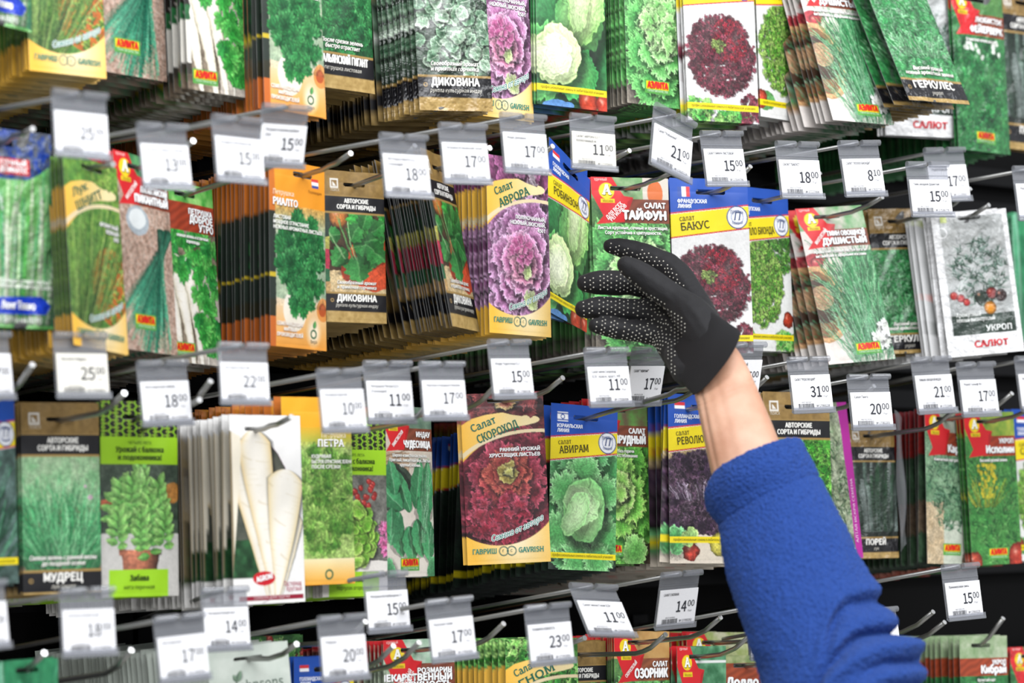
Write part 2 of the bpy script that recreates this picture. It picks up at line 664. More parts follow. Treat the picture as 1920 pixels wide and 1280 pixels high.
def glyphs(txt, serif):
    global _CAP
    if _CAP is None:
        v, _t, _e = _raw_text('Н')
        _CAP = v[:, 1].max() - v[:, 1].min()
        v, _t, _e = _raw_text('х')
    key = (txt, serif)
    if key not in _glyphs:
        v, t, e = _raw_text(txt)
        v = v / _CAP
        if len(v):
            v[:, 0] -= v[:, 0].min()
        if serif and len(v):
            lev = [0.0, 1.0, 0.745]
            add = []
            for a, b in e:
                (xa, ya), (xb, yb) = v[a], v[b]
                for L in lev:
                    if abs(ya - L) < 0.015 and abs(yb - L) < 0.015 and 0.05 < abs(xa - xb) < 0.24:
                        x0, x1 = min(xa, xb) - 0.07, max(xa, xb) + 0.07
                        y0, y1 = (0.0, 0.055) if L == 0 else (L - 0.055, L)
                        add.append((x0, x1, y0, y1))
            for x0, x1, y0, y1 in add:
                n = len(v)
                v = np.vstack([v, [(x0, y0), (x1, y0), (x1, y1), (x0, y1)]])
                t = np.vstack([t, [(n, n + 1, n + 2), (n, n + 2, n + 3)]])
        _glyphs[key] = (v, t)
    return _glyphs[key]


def layout_text(spec, aspect):
    """flat copies of a lettering line in packet-width coordinates: [(x, y down), triangles, colour, lift]"""
    txt, u, v, h, col, al, w, b, it, rot, serif, bend, sh = spec
    g, t = glyphs(txt, serif)
    if not len(g):
        return []
    g = g.copy()
    width = g[:, 0].max()
    sx = h if w is None else w / width
    x, y = g[:, 0] * sx, g[:, 1] * h
    x = x + it * y
    tw = width * sx
    x = x - {'l': 0, 'c': tw / 2, 'r': tw}[al]
    y = y + bend * (x * x)
    out = []
    cr, sr = math.cos(math.radians(rot)), math.sin(math.radians(rot))
    st = 0.07 * h * b
    shifts = [(0, 0)] if not b else [(-st, 0), (st, 0), (0, st * 0.8), (0, -st * 0.8)]
    layers = ([(sh, h * 0.09, -h * 0.07, 0)] if sh else []) + [(col, 0, 0, 1)]
    for c, ox, oy, lift in layers:
        for k, (dx, dy) in enumerate(shifts):
            X, Y = x + dx + ox, y + dy + oy
            out.append((np.stack([u + X * cr - Y * sr, v / aspect - (X * sr + Y * cr)], 1), t, lin(hx(c)), 0.00010 + 0.00007 * lift + 0.000006 * k))
    return out


# ------------------------------------------------------------------ packets
def bulge(u, v, amp, seed, foil):
    b = amp * np.clip(np.sin(np.pi * u), 0, 1) ** 0.6 * np.clip(np.sin(np.pi * np.clip((v - 0.08) / 0.9, 0, 1)), 0, 1) ** 0.5
    k = 0.0006 if foil else 0.00028
    w = k * np.clip(np.sin(np.pi * u) * 1.5, 0, 1) * (np.sin(u * 9 + seed) * np.sin(v * 13 + seed * 1.7) + 0.6 * np.sin(u * 17 + v * 23 + seed * 3))
    return b + w


class Design:
    H0 = 0.16

    def __init__(s, key, art):
        s.key, s.a, s.slot, s.foil = key, art.a, art.slot, art.foil
        s.H, s.Wd = s.H0, s.H0 * art.a
        img = art.vertex_colors()
        h, w = img.shape[0] // 2, img.shape[1] // 2
        low = lin(img).reshape(h, 2, w, 2, 3).mean((1, 3))
        mat = M_FOIL if s.foil else M_PAPER
        seed = sum(map(ord, key)) % 17
        s.seed = seed
        s.low = low
        us, vs = (np.arange(w) / (w - 1)), (np.arange(h) / (h - 1))
        U, V = np.meshgrid(us, vs)
        P = np.stack([(U - 0.5) * s.Wd, -bulge(U, V, 0.0016, seed, s.foil) - 0.0003, -V * s.H], -1).reshape(-1, 3)
        idx = np.arange(h * w).reshape(h, w)
        q = np.stack([idx[:-1, :-1], idx[1:, :-1], idx[1:, 1:], idx[:-1, 1:]], -1)
        uc, vc = (U[:-1, :-1] + U[1:, 1:]) / 2, (V[:-1, :-1] + V[1:, 1:]) / 2
        keep = ~s.in_slot(uc, vc)
        pid = np.zeros((h - 1, w - 1), int)
        names = ['envelope']
        for nm, mk in art.parts:
            names.append(nm)
            pid[mk[1::2, 1::2][:h - 1, :w - 1]] = len(names) - 1
        s.meshes = []
        lets = s.letters(art, seed)
        for i, nm in enumerate(names):
            sel = (pid == i) & keep
            f = q[sel]
            if not len(f):
                continue
            used, inv = np.unique(f, return_inverse=True)
            v, c, fs = P[used], low.reshape(-1, 3)[used], [inv.reshape(-1, 4)]
            if i == 0:
                bv, bf, bc = s.back(26, 56, low)
                fs.append(bf + len(v))
                v, c = np.vstack([v, bv]), np.vstack([c, bc])
            for lv, lf, lc, part in lets:
                if part == i:
                    fs.append(lf + len(v))
                    v, c = np.vstack([v, lv]), np.vstack([c, lc])
            s.meshes.append((nm, np_mesh(nm, v, fs, c, mat)))
        s.rear = s.rear_mesh(low, mat, seed)

    def in_slot(s, u, v):
        su, sv, sw, sh = s.slot
        dx = np.abs(u - su) - (sw / 2 - sh / s.a / 2)
        return (np.hypot(np.maximum(dx, 0), (v - sv) / s.a) < sh / s.a / 2 * 1.0) if sw else np.zeros(u.shape, bool)

    def back(s, w, h, low):
        """the plain rear sheet and the cut edge all round"""
        U, V = np.meshgrid(np.linspace(0, 1, w), np.linspace(0, 1, h))
        P = np.stack([(U - 0.5) * s.Wd, np.full(U.shape, 0.00015), -V * s.H], -1).reshape(-1, 3)
        idx = np.arange(h * w).reshape(h, w)
        q = np.stack([idx[:-1, :-1], idx[:-1, 1:], idx[1:, 1:], idx[1:, :-1]], -1)
        keep = ~s.in_slot((U[:-1, :-1] + U[1:, 1:]) / 2, (V[:-1, :-1] + V[1:, 1:]) / 2)
        f = q[keep]
        ring = np.concatenate([idx[0, :], idx[1:, -1], idx[-1, -2::-1], idx[-2:0:-1, 0]])
        n, k = len(P), len(ring)
        Fr = P[ring].copy()
        Fr[:, 1] = -0.0003
        P = np.vstack([P, Fr])
        a = np.arange(k)
        b = (a + 1) % k
        e = np.stack([ring[a], ring[b], n + b, n + a], -1)
        return P, np.vstack([f, e]), np.full((len(P), 3), 0.11)

    def rear_mesh(s, low, mat, seed):
        w, h = 34, 72
        U, V = np.meshgrid(np.linspace(0, 1, w), np.linspace(0, 1, h))
        P = np.stack([(U - 0.5) * s.Wd, -bulge(U, V, 0.0012, seed, s.foil) - 0.0003, -V * s.H], -1).reshape(-1, 3)
        H, W = low.shape[:2]
        c = low[np.clip((V * (H - 1)).round().astype(int), 0, H - 1), np.clip((U * (W - 1)).round().astype(int), 0, W - 1)].reshape(-1, 3)
        idx = np.arange(h * w).reshape(h, w)
        q = np.stack([idx[:-1, :-1], idx[1:, :-1], idx[1:, 1:], idx[:-1, 1:]], -1)
        keep = ~s.in_slot((U[:-1, :-1] + U[1:, 1:]) / 2, (V[:-1, :-1] + V[1:, 1:]) / 2)
        bv, bf, bc = s.back(18, 40, low)
        return np_mesh('seed_packet', np.vstack([P, bv]), [q[keep], bf + len(P)], np.vstack([c, bc]), mat)

    def deep_arrays(s):
        """a coarse packet for the crowd far back on the hooks"""
        n = len(s.rear.vertices)
        if not hasattr(s, '_deep'):
            w, h = 8, 22
            low = s.low
            U, V = np.meshgrid(np.linspace(0, 1, w), np.linspace(0, 1, h))
            P = np.stack([(U - 0.5) * s.Wd, -bulge(U, V, 0.0012, s.seed, False) - 0.0003, -V * s.H], -1).reshape(-1, 3)
            H, W = low.shape[:2]
            c = low[np.clip((V * (H - 1)).round().astype(int), 0, H - 1), np.clip((U * (W - 1)).round().astype(int), 0, W - 1)].reshape(-1, 3)
            idx = np.arange(h * w).reshape(h, w)
            q = np.stack([idx[:-1, :-1], idx[1:, :-1], idx[1:, 1:], idx[:-1, 1:]], -1).reshape(-1, 4)
            f0 = (np.abs((U[:-1, :-1] + U[1:, 1:]) / 2 - s.slot[0]) < s.slot[2] / 2 + .04) & ((V[:-1, :-1] + V[1:, 1:]) / 2 < s.slot[1] + .05) & ((V[:-1, :-1] + V[1:, 1:]) / 2 > .024)
            q = q[~f0.ravel()]
            b = P[[0, w - 1, (h - 1) * w, h * w - 1]].copy()
            b[:, 1] = 0.0003
            k = len(P)
            f = np.vstack([q, [(k, k + 1, k + 3, k + 2)], [((h - 1) * w, k + 2, k + 3, h * w - 1)], [(0, k, k + 2, (h - 1) * w)], [(w - 1, h * w - 1, k + 3, k + 1)]])
            s._deep = (np.vstack([P, b]), f, np.vstack([c, np.full((4, 3), .2)]))
        return s._deep

    def letters(s, art, seed):
        """printed lines as (vertices, triangles, colours, the part they are printed on)"""
        out = []
        for ti, spec in enumerate(art.texts):
            got = layout_text(spec, s.a)
            if not got:
                continue
            mu = float(np.clip(np.mean(got[-1][0][:, 0]), 0, .999))
            mv = float(np.clip(np.mean(got[-1][0][:, 1]) * s.a, 0, .999))
            part = 0
            for k, (nm, mk) in enumerate(art.parts):
                if mk[int(mv * art.h), int(mu * art.w)]:
                    part = k + 1
            for xy, t, col, lift in got:
                u, v = xy[:, 0], xy[:, 1] * s.a
                ins = (u > 0.005) & (u < 0.995) & (v > 0.002) & (v < 0.998)
                good = t[ins[t].all(1)]
                if not len(good):
                    continue
                used, inv = np.unique(good, return_inverse=True)
                u, v = u[used], v[used]
                y = -bulge(np.clip(u, 0, 1), np.clip(v, 0, 1), 0.0016, seed, s.foil) - 0.0003 - lift - 0.00034 - 0.00002 * ti
                out.append((np.stack([(u - 0.5) * s.Wd, y, -v * s.H], -1), inv.reshape(-1, 3), np.tile(col, (len(u), 1)), part))
        return out


# ------------------------------------------------------------------ families of packet print
G_HEAD = [('#2f8f3a', '#57b94e'), ('#4fae4a', '#86cf6a'), ('#7cc766', '#b4e08a')]
G_FRILL = [('#2f9a35', '#5fc24e'), ('#56b846', '#92d768'), ('#7ccc55', '#b3e37d')]
RED_FRILL = [('#3c0f1c', '#6d2335'), ('#571627', '#8f3448'), ('#6e1c2e', '#a8485c'), ('#7d2438', '#b9667a'), ('#4a2a30', '#8c5a5c')]
BIO_FRILL = [('#3f8f22', '#6cb836'), ('#5aa62c', '#93cd4b'), ('#71b637', '#b2db63'), ('#86bd45', '#c7e37c')]
PURP_FRILL = [('#1d1020', '#3e2540'), ('#2b1730', '#5d3d5e'), ('#3b2338', '#7a5872'), ('#241322', '#8d7386')]
PARS = [('#0f5a2a', '#2c8f45'), ('#1a6f33', '#3da04f'), ('#13632f', '#4fae5c'), ('#0c4a25', '#227a3b')]
PARS_L = [('#1d8f2c', '#4cc04a'), ('#2fa53a', '#74d45e'), ('#178030', '#3fb14a')]
GRASS = ['#2f9a54', '#45b268', '#64c27c', '#1f8046', '#7fcf8d']
DILLC = ['#2b8a4a', '#46a862', '#6dbf7e', '#1f6f3a', '#8fce96']
ONION = ['#1f7a5a', '#2b9268', '#3fa67c', '#17664c', '#5db48c']


def gavrish(seed, pic, t1, t2, title_rot=22, info=(), band='#f8bf48'):
    p = Art(0.49, '#7a3a5a', seed)
    p.slot = (0.52, 0.045, 0.40, 0.030)
    pic(p)
    p.organic()
    inside = p.ell(0.42, 0.50, 0.78, 0.80)
    bot = (~inside) & (p.v > 0.6)
    t = np.clip(np.hypot(p.u - 0.62, (p.v - 0.86) * 1.6) / 0.55, 0, 1)[..., None]
    c = lerp(hx('#fdeecb'), hx(band), t)
    p.img[bot] = c[bot]
    e = p.noise(26, 2) * 0.05
    brush = p.poly([(0, .185), (.12, .150), (.3, .128), (.5, .118), (.62, .135), (.8, .150), (.92, .178), (.80, .196), (.62, .208), (.45, .235), (.28, .285), (.12, .345), (0, .40)])
    brush |= (p.ell(0.78, 0.166, 0.16, 0.055) & (e + p.v > 0.172))
    cc = lerp(hx(band), hx('#f6e2ac'), np.clip(p.u * 1.35, 0, 1)[..., None])
    p.img[brush] = cc[brush]
    r = np.hypot((p.u - 0.86) / 1.05, (p.y - 1.13) / 0.66)
    arc = (np.abs(r - 1) < 0.030) & (p.v < 0.47)
    p.fill(arc, '#ecd9b0')
    p.part('title_band', brush)
    p.part('brand_band', bot)
    p.T(t1, .13, .225, .085, '#22705e', rot=title_rot, w=.31, serif=1, b=.4)
    p.T(t2, .20, .292, .095, '#1d6a56', rot=title_rot, w=.52, serif=1, b=.4)
    for i, l in enumerate(info):
        p.T(l, .93, .345 + i * .032, .042, '#f4f2f2', al='r', b=1, sh='#3a2032')
    p.T('Семена от автора', .30, .868, .072, '#ffffff', it=.28, rot=12, w=.66, serif=0, bend=.22, b=1.5)
    p.T('Семена от автора', .30, .868, .072, '#1f7f6c', it=.28, rot=12, w=.66, serif=0, bend=.22, b=.3)
    for cx in (.44, .535):
        p.ring(cx, .925, .052, .014, '#3b6a62')
    p.T('г', .425, .932, .04, '#3b6a62', serif=1)
    p.T('с', .52, .932, .04, '#3b6a62', serif=1)
    p.T('ГАВРИШ', .07, .937, .058, '#2f8a7c', w=.285, serif=1, b=.5)
    p.T('GAVRISH', .62, .937, .058, '#2f8a7c', w=.30, serif=1, b=.5)
    return p


def aelita(seed, pic, head, t1, t2, info=(), flash='', lab=(.62, .885), band=(.125, .262), tsize=.105, arrow=True, dark='#7d4330', tw=None, full=True, two=None, t1w=None):
    p = Art(0.47, '#4f9a4a', seed)
    p.slot = (0.44, 0.062, 0.40, 0.028)
    pic(p)
    p.organic()
    v0, v1 = band
    hd = (p.v < v0)
    head(p, hd)
    bm = (p.v >= v0) & (p.v < v1) & (p.u > (.30 if arrow else -1))
    st = np.clip(0.5 + 0.5 * np.sin((p.u * 0.5 + p.y) * 60 + 5 * p.noise(5, 3)) * 0.5, 0, 1)[..., None]
    c = lerp(hx(dark) * 0.82, hx(dark) * 1.2, st)
    p.img[bm] = c[bm]
    p.part('title_band', bm)
    if arrow:
        k = v1 / .262
        a = p.poly([(0, 0), (.27, 0), (.42, .108 * k), (.54, .116 * k), (.41, .256 * k), (.06, .270 * k), (.15, .222 * k), (.01, .10 * k)])
        p.fill(a, '#d8232a')
        e = p.poly([(.46, .14 * k), (.54, .116 * k), (.41, .256 * k)])
        p.fill(e, '#b91c22')
        p.fill(p.ell(.20, .080 * k, .098), '#f3d326')
        p.rect(.12, .125 * k, .30, .148 * k, '#f0d020')
        p.part('arrow_flash', a)
        p.T('А', .20, .098 * k, .115, '#fbfbf4', al='c', b=1, serif=1, sh='#8d8a2a')
        p.T('Москва', .21, .143 * k, .035, '#8d7a18', al='c', w=.13)
        if flash:
            for i, l in enumerate(flash.split('|')):
                p.T(l, .20 + .05 * i, (.242 + .012 * i) * k, .047, '#fff4f0', rot=44, w=.27, b=.6)
        p.T('УДАЧНЫЙ', .04, .022, .03, '#ffe9e4', w=.16)
    if t1:
        p.T(t1, .95, v0 + (v1 - v0) * .36, .066, '#ffffff', al='r', b=1, sh='#2c120c', w=t1w)
    if two:
        p.T(two, .95, v0 + (v1 - v0) * .64, .085, '#ffffff', al='r', b=1.2, sh='#2c120c')
        p.T(t2, .95, v0 + (v1 - v0) * .94, .085, '#ffffff', al='r', b=1.2, sh='#2c120c', w=tw)
    elif t2:
        p.T(t2, .95, v0 + (v1 - v0) * .84, tsize, '#ffffff', al='r', b=1.3, sh='#2c120c', w=tw)
    for i, l in enumerate(info):
        p.T(l, .52, v1 + .036 + i * .028, .04, '#fbfbf6', al='c', b=.7, w=min(.92, .026 * len(l)), sh='#3d4a33')
    lu, lv = lab
    box = p.rect(lu - .02, lv - .008, lu + .36, lv + .068, '#57a347')
    p.rect(lu, lv, lu + .34, lv + .043, '#f8d81c')
    p.part('brand_label', box)
    p.T('АЭЛИТА', lu + .17, lv + .038, .075, '#d8231f', al='c', w=.31, b=1.4)
    p.T('ГАРАНТИЯ КАЧЕСТВА', lu + .17, lv + .062, .028, '#d9ecd0', al='c', w=.31)
    return p


def head_plain(c0, c1, f=10):
    return lambda p, m: p.mottle(c0, c1, f, m)


def prestige(seed, pic, flag, l1, title, strip=.895):
    p = Art(0.48, '#e9e7e2', seed)
    p.slot = (0.52, 0.078, 0.38, 0.030)
    pic(p)
    p.organic()
    top = .205 - .055 * p.u
    low = .345 - .062 * p.u
    blue = p.v < top
    yel = (p.v >= top) & (p.v < low)
    p.fill(blue, '#1d4fae')
    p.fill(yel, '#f3dc1e')
    for q in (top, low):
        p.fill(np.abs(p.v - q) < .0042, '#c8323c')
        p.fill((p.v > q + .004) & (p.v < q + .0065), '#f4f0f4')
    f = p.rect(.10, .050, .255, .108, '#f4f4f6')
    if flag == 'il':
        p.rect(.10, .056, .255, .064, '#2c4f9f')
        p.rect(.10, .094, .255, .102, '#2c4f9f')
        p.ring(.178, .079, .026, .012, '#2c4f9f')
    elif flag == 'fr':
        p.rect(.10, .050, .152, .108, '#2c4f9f')
        p.rect(.204, .050, .255, .108, '#d8343c')
    else:
        p.rect(.10, .050, .255, .070, '#d8343c')
        p.rect(.10, .089, .255, .108, '#2c4f9f')
    badge = p.ell(.845, .222, .135, col='#f1f2f6')
    p.ring(.845, .222, .132, .014, '#3b4f80')
    p.ring(.845, .222, .078, .010, '#8d9ac0')
    st = p.rect(0, strip, 1, strip + .036, '#f6e01c')
    p.part('header_band', blue)
    p.part('title_band', yel)
    p.part('badge', badge)
    p.part('footer_strip', st)
    p.T(l1, .09, .143, .046, '#eef2fb', w=min(.37, .034 * len(l1)), b=.7)
    p.T('ЛИНИЯ', .09, .172, .046, '#eef2fb', w=.17, b=.7)
    p.T('салат', .11, .248, .062, '#4d4620', rot=6, w=.19, serif=1)
    p.T(title, .13, .302, .090, '#3a351c', rot=6, w=min(.58, .072 * len(title)), serif=1, b=.15)
    p.T('П', .845, .236, .10, '#3b4f80', al='c', serif=1, it=.2)
    p.T('Престиж', .845, .195, .045, '#3b4f80', al='c', w=.17, bend=-2.2)
    p.T('семена', .845, .262, .040, '#3b4f80', al='c', w=.14, bend=2.4)
    p.T('профессиональные семена в любительской упаковке', .5, strip + .025, .034, '#4a4210', al='c', w=.9)
    return p


def poisk(seed, pic, sub, title, small, pv=(.285, .80), bb=.925):
    p = Art(0.45, '#141210', seed)
    p.slot = (0.50, 0.088, 0.36, 0.026)
    pic(p)
    p.organic()
    g = p.v < .168
    p.mottle('#7d6233', '#9a7c46', 16, g)
    bl = (p.v >= .168) & (p.v < .272)
    p.fill(bl, '#17161a')
    p.fill((p.v >= .272) & (p.v < pv[0]), '#a3854c')
    p.fill(np.abs(p.v - .168) < .003, '#a3854c')
    p.fill((p.v >= pv[1]) & (p.v < pv[1] + .012), '#a3854c')
    bt = (p.v >= pv[1] + .012) & (p.v < bb)
    p.fill(bt, '#17161a')
    p.mottle('#a1834a', '#c2a468', 18, p.v >= bb)
    # the maker's square sign
    p.rect(.10, .055, .235, .118, '#d8d4cc')
    p.rect(.122, .066, .212, .108, '#86693a')
    p.fill(p.poly([(.14, .072), (.20, .104), (.14, .104)]), '#d8d4cc')
    p.part('header_band', g | bl)
    p.part('name_band', bt | (p.v >= bb))
    p.T('ПОИСК', .105, .138, .04, '#cfc8b8', w=.14)
    p.T('АВТОРСКИЕ', .52, .212, .062, '#f0eee8', al='c', w=.40, b=1)
    p.T('СОРТА И ГИБРИДЫ', .52, .252, .062, '#f0eee8', al='c', w=.64, b=1)
    for i, l in enumerate(sub):
        p.T(l, .5, pv[1] - .052 + .03 * i, .050, '#f4f2ea', al='c', it=.2, b=.6, w=min(.85, .034 * len(l)), sh='#2a2a20')
    p.T(title, .5, pv[1] + .06, .095, '#f2f0ea', al='c', w=min(.8, .082 * len(title)), b=1)
    p.T(small, .5, pv[1] + .098, .050, '#dcd8cc', al='c', it=.15, w=min(.7, .034 * len(small)))
    p.ring(.10, pv[1] + .055, .022, .01, '#b3935a')
    return p


# ------------------------------------------------------------------ pictures
def pic_avrora(p):
    p.org = (5.5, 9, .26)
    p.mottle('#3c2a38', '#7d5a78', 20)
    p.rosette(.5, .06, .55, [('#6d3058', '#a55a8c'), ('#8f4676', '#bb7aa4')], 3, 9, .12, 9, 1.2)
    p.stipple(.5, .55, .62, .95, 240, .07, [('#4a2f45', '#7c5a76'), ('#6b4666', '#9a7796'), ('#7d6f78', '#b6a6b2')])
    p.rosette(.53, .60, .60, [('#8a4a7c', '#c69ac0'), ('#9c4f86', '#cfa3c4'), ('#b45a92', '#dca8c6'), ('#c0608e', '#dba0b4')], 6, 11, .13, 8, 1.25, .5, .5)
    for a in ((.60, .64, .09), (.48, .50, .07), (.66, .80, .12), (.5, .565, .06)):
        p.blob(a[0], a[1], a[2], a[2] * .8, p.rng.random() * 6, '#a9bf74', '#cfd3a8', .14, 7, .4, .3)
    p.rosette(.52, .525, .17, [('#a8487c', '#d08aae'), ('#b8668c', '#d9b0b8')], 3, 7, .14, 7, 1.0, .5, .5)


def pic_skoro(p):
    p.org = (6.0, 8, .28)
    p.mottle('#2a1218', '#5a2230', 20)
    p.rosette(.55, .05, .6, [('#5f1a24', '#93403f'), ('#93403f', '#c8b670')], 3, 10, .16, 9, 1.0)
    p.stipple(.5, .60, .75, .85, 330, .085, [('#3c0e18', '#6e1c2c'), ('#5a1524', '#8d2c3e'), ('#7a1f30', '#a8465a'), ('#571a2a', '#8f5a6c')])
    p.rosette(.5, .55, .58, [('#5c1524', '#8f2e40'), ('#7a1a2a', '#b0445a'), ('#8a1f2c', '#c0524c'), ('#a3372f', '#c98a5a')], 4, 11, .19, 10, 1.15, .5, .55)
    p.rosette(.53, .465, .24, [('#8a2a2a', '#bb5a48'), ('#8c7a30', '#c9c070'), ('#a8a548', '#d8d288')], 4, 8, .18, 8, 1.1, .5, .5)
    p.stipple(.40, .72, .34, .28, 60, .08, [('#7a1426', '#b03048'), ('#8f1c2e', '#c0506a')])


def pic_chive_g(p):
    p.org = (1.2, 15, .2)
    p.mottle('#3d7a2c', '#7fae3c', 14)
    p.dill(.72, .12, .35, .28, 60, ['#5d9a30', '#86b93e', '#a9cf57'], .09, .010)
    p.fill(p.ell(.74, .66, .36, .42), '#c7641f')
    p.dill(.80, .68, .26, .42, 110, ['#5d9a30', '#86b93e', '#a9cf57', '#3f7f28'], .07, .012)
    p.blades(120, .02, .42, .92, .30, 1.55, ['#2f6a2a', '#5d9a3a', '#8cbf52', '#b5d66a', '#244f22'], .014, .05, .32, taper=.35)


def pic_robin(p):
    p.org = (5.0, 6, .12)
    p.mottle('#1d6a35', '#3f9a4a', 9)
    for c in ((.1, .45, .45, .5), (.9, .75, .5, .6), (.05, .75, .4, .5)):
        p.blob(*c, 0.4, '#2f8a45', '#5fb85a', .1, 8, .4, .5)
    p.blob(.62, .42, .36, .62, .15, '#8cc96c', '#4fa850', .07, 6, .5, .7)
    p.blob(.70, .40, .26, .50, .25, '#c9e39a', '#86cc60', .10, 6, .4, .4)
    p.blob(.60, .36, .15, .42, .1, '#d8ebb0', '#a6d97c', .08, 5, .3, .3)
    p.blob(.55, .80, .32, .32, 2.8, '#4fae50', '#2f9044', .09, 7, .4, .6)
    p.blob(.28, .70, .33, .38, .2, '#e4efbe', '#b9db88', .05, 5, .35, .75)
    p.blob(.22, .71, .24, .30, .5, '#eef4d2', '#cfe6a2', .07, 6, .4, .2)
    p.tomato(.72, .965, .14, '#cf3a1c')
    p.tomato(.95, .965, .12, '#d8371f')
    p.fill(p.ell(.3, .99, .2, .07), '#4f86c8')


def pic_bakus(p):
    p.org = (2.4, 18, .32)
    p.grad(0, 1, '#d9d8d6', '#f0efee')
    p.tomato(.95, .90, .10, '#c2452c')
    p.stipple(.16, .935, .22, .14, 40, .05, G_FRILL)
    p.stipple(.62, .975, .26, .10, 40, .05, G_FRILL)
    p.stipple(.90, .93, .16, .22, 60, .035, RED_FRILL)
    p.stipple(.49, .615, .485, .50, 1500, .026, RED_FRILL, (.6, .53, .26, ('#8a1224', '#c23248')), ruf=.5)
    p.stipple(.45, .56, .08, .08, 22, .025, [('#6f8a3c', '#a3bb62')], ruf=.5)


def pic_bionda(p):
    p.org = (2.4, 18, .3)
    p.grad(0, 1, '#d2d3cd', '#eeeeea')
    p.stipple(.80, .32, .42, .42, 420, .030, [('#2f7a1f', '#5aa23a'), ('#4d9330', '#86bb52')], ruf=.5)
    p.stipple(.42, .585, .40, .56, 1100, .028, BIO_FRILL, ruf=.5)
    p.stipple(.88, .93, .22, .14, 50, .05, G_FRILL)
    p.tomato(.90, .80, .10, '#cf3a1c')
    p.fill(p.ell(.12, .90, .16, .12), '#5fa858')
    p.tomato(.02, .89, .12, '#d8462c')


def pic_aviram(p):
    p.org = (5.0, 7, .10)
    p.mottle('#20302a', '#4b5a4c', 8)
    p.rosette(.5, .62, .62, [('#3a9a4a', '#7cc882'), ('#4aa850', '#8ed089'), ('#6cba5e', '#a8dc90')], 3, 11, .17, 11, 1.45, .45, .55)
    for u, v, r in ((.48, .40, .24), (.22, .52, .24), (.84, .52, .22), (.12, .78, .28), (.88, .80, .26), (.42, .93, .24), (.72, .93, .22)):
        p.blob(u, v, r, r * .95, math.atan2(v - .63, (u - .5)) + math.pi / 2, '#4fac55', '#93d58a', .19, 11, .5, .5)
    p.blob(.50, .635, .31, .41, 0.1, '#b8e29a', '#6fbf66', .03, 4, .55, .7)
    p.blob(.46, .60, .22, .28, 2.2, '#cdeab0', '#93d080', .05, 5, .5, .25)
    p.blob(.38, .66, .16, .30, 0.5, '#bfe6a6', '#8acb78', .04, 5, .5, .25)


def pic_revol(p):
    p.mottle('#b79a62', '#d2b984', 6)
    p.stipple(.42, .60, .60, .56, 750, .055, PURP_FRILL, ruf=.5)
    p.blades(50, .1, .9, .62, .5, .25, ['#8d7a90', '#b3a2b4', '#5d4460'], .010, .2)
    p.fill(p.v > .83, '#e5d7c2')
    p.tomato(.30, .925, .12, '#d8402f')
    p.tomato(.72, .885, .15, '#e6d84a', '#fff6b0')
    p.blob(.08, .86, .16, .18, .3, '#3f9a4a', '#7cc882', .05, 6, .3, .4)
    p.blob(.28, .84, .10, .14, .9, '#8fc06a', '#b5d97c', .05, 6, .3, .4)


def pic_leekp(p):
    p.org = (1.2, 10, .2)
    p.mottle('#2b3f38', '#6f8f88', 6)
    p.blades(80, -.4, .5, 1.02, .5, 1.4, ['#1d5a3a', '#2f7a50', '#58a078', '#123f28'], .03, .15, .3)


def pic_onion(p):
    p.mottle('#8d6a55', '#d8bfae', 30)
    p.fill((np.sin(p.u * 60 + 2 * np.sin(p.y * 40)) * np.sin(p.y * 55) > .25), '#c9a18c', .8)
    p.fill(p.ell(.36, .34, .20, .16), '#a7b3bb')
    p.fill(p.ell(.36, .33, .15, .11), '#dfe4e4')
    p.blades(190, .74, .98, .36, .40, 1.28, ONION, .034, .05, math.pi + .40, dv=.03, taper=.5)
    p.org = (.8, 15, .14)


def pic_dobroe(p):
    p.org = (1.8, 14, .2)
    p.mottle('#4a3a2c', '#b5a58c', 7)
    p.fill((p.u > .5) & (p.v > .5), '#d9cfc2', .8)
    p.parsley(.42, .40, .52, .32, 34, PARS_L, .17)
    for u0, v0, u1, v1, w in ((.00, .46, .24, 1.06, .10), (.14, .40, .44, 1.02, .13), (.36, .42, .60, 1.02, .11), (.60, .56, .72, 1.0, .07)):
        p.root(u0, v0, u1, v1, w, '#f1ebdf', .25, '#cbbd98')
    p.parsley(.78, .62, .24, .62, 34, PARS_L, .17, math.pi)
    p.parsley(.46, .44, .44, .16, 16, PARS_L, .16, math.pi)
    e = (p.u < .07) & (p.v < .92)
    p.fill(e, '#ddd8cc')
    p.fill(e & (p.v < .56), '#241d1a')
    p.fill(e & (p.v > .56) & (p.v < .64), '#1f6a34')
    p.fill(e & (p.v > .86), '#3a342c')


def pic_taifun(p):
    p.org = (5.0, 8, .16)
    p.mottle('#2a5a30', '#6aa04f', 9)
    p.fill((p.u > .62) & (p.v > .30) & (p.v < .52), '#4f5350', .6)
    p.ell(.86, .44, .055, .075, '#e4e6e2')
    p.mottle('#5a5148', '#9a9080', 12, (p.v > .86))
    p.rosette(.55, .60, .62, [('#3f9a45', '#78c86a'), ('#56b350', '#9adf85'), ('#7cc86a', '#b6e89a')], 5, 11, .20, 12, 1.5, .45, .5)
    p.stipple(.60, .52, .34, .30, 110, .09, [('#6cc25a', '#a9e68a'), ('#86d26c', '#c2eea0')], ruf=.3)


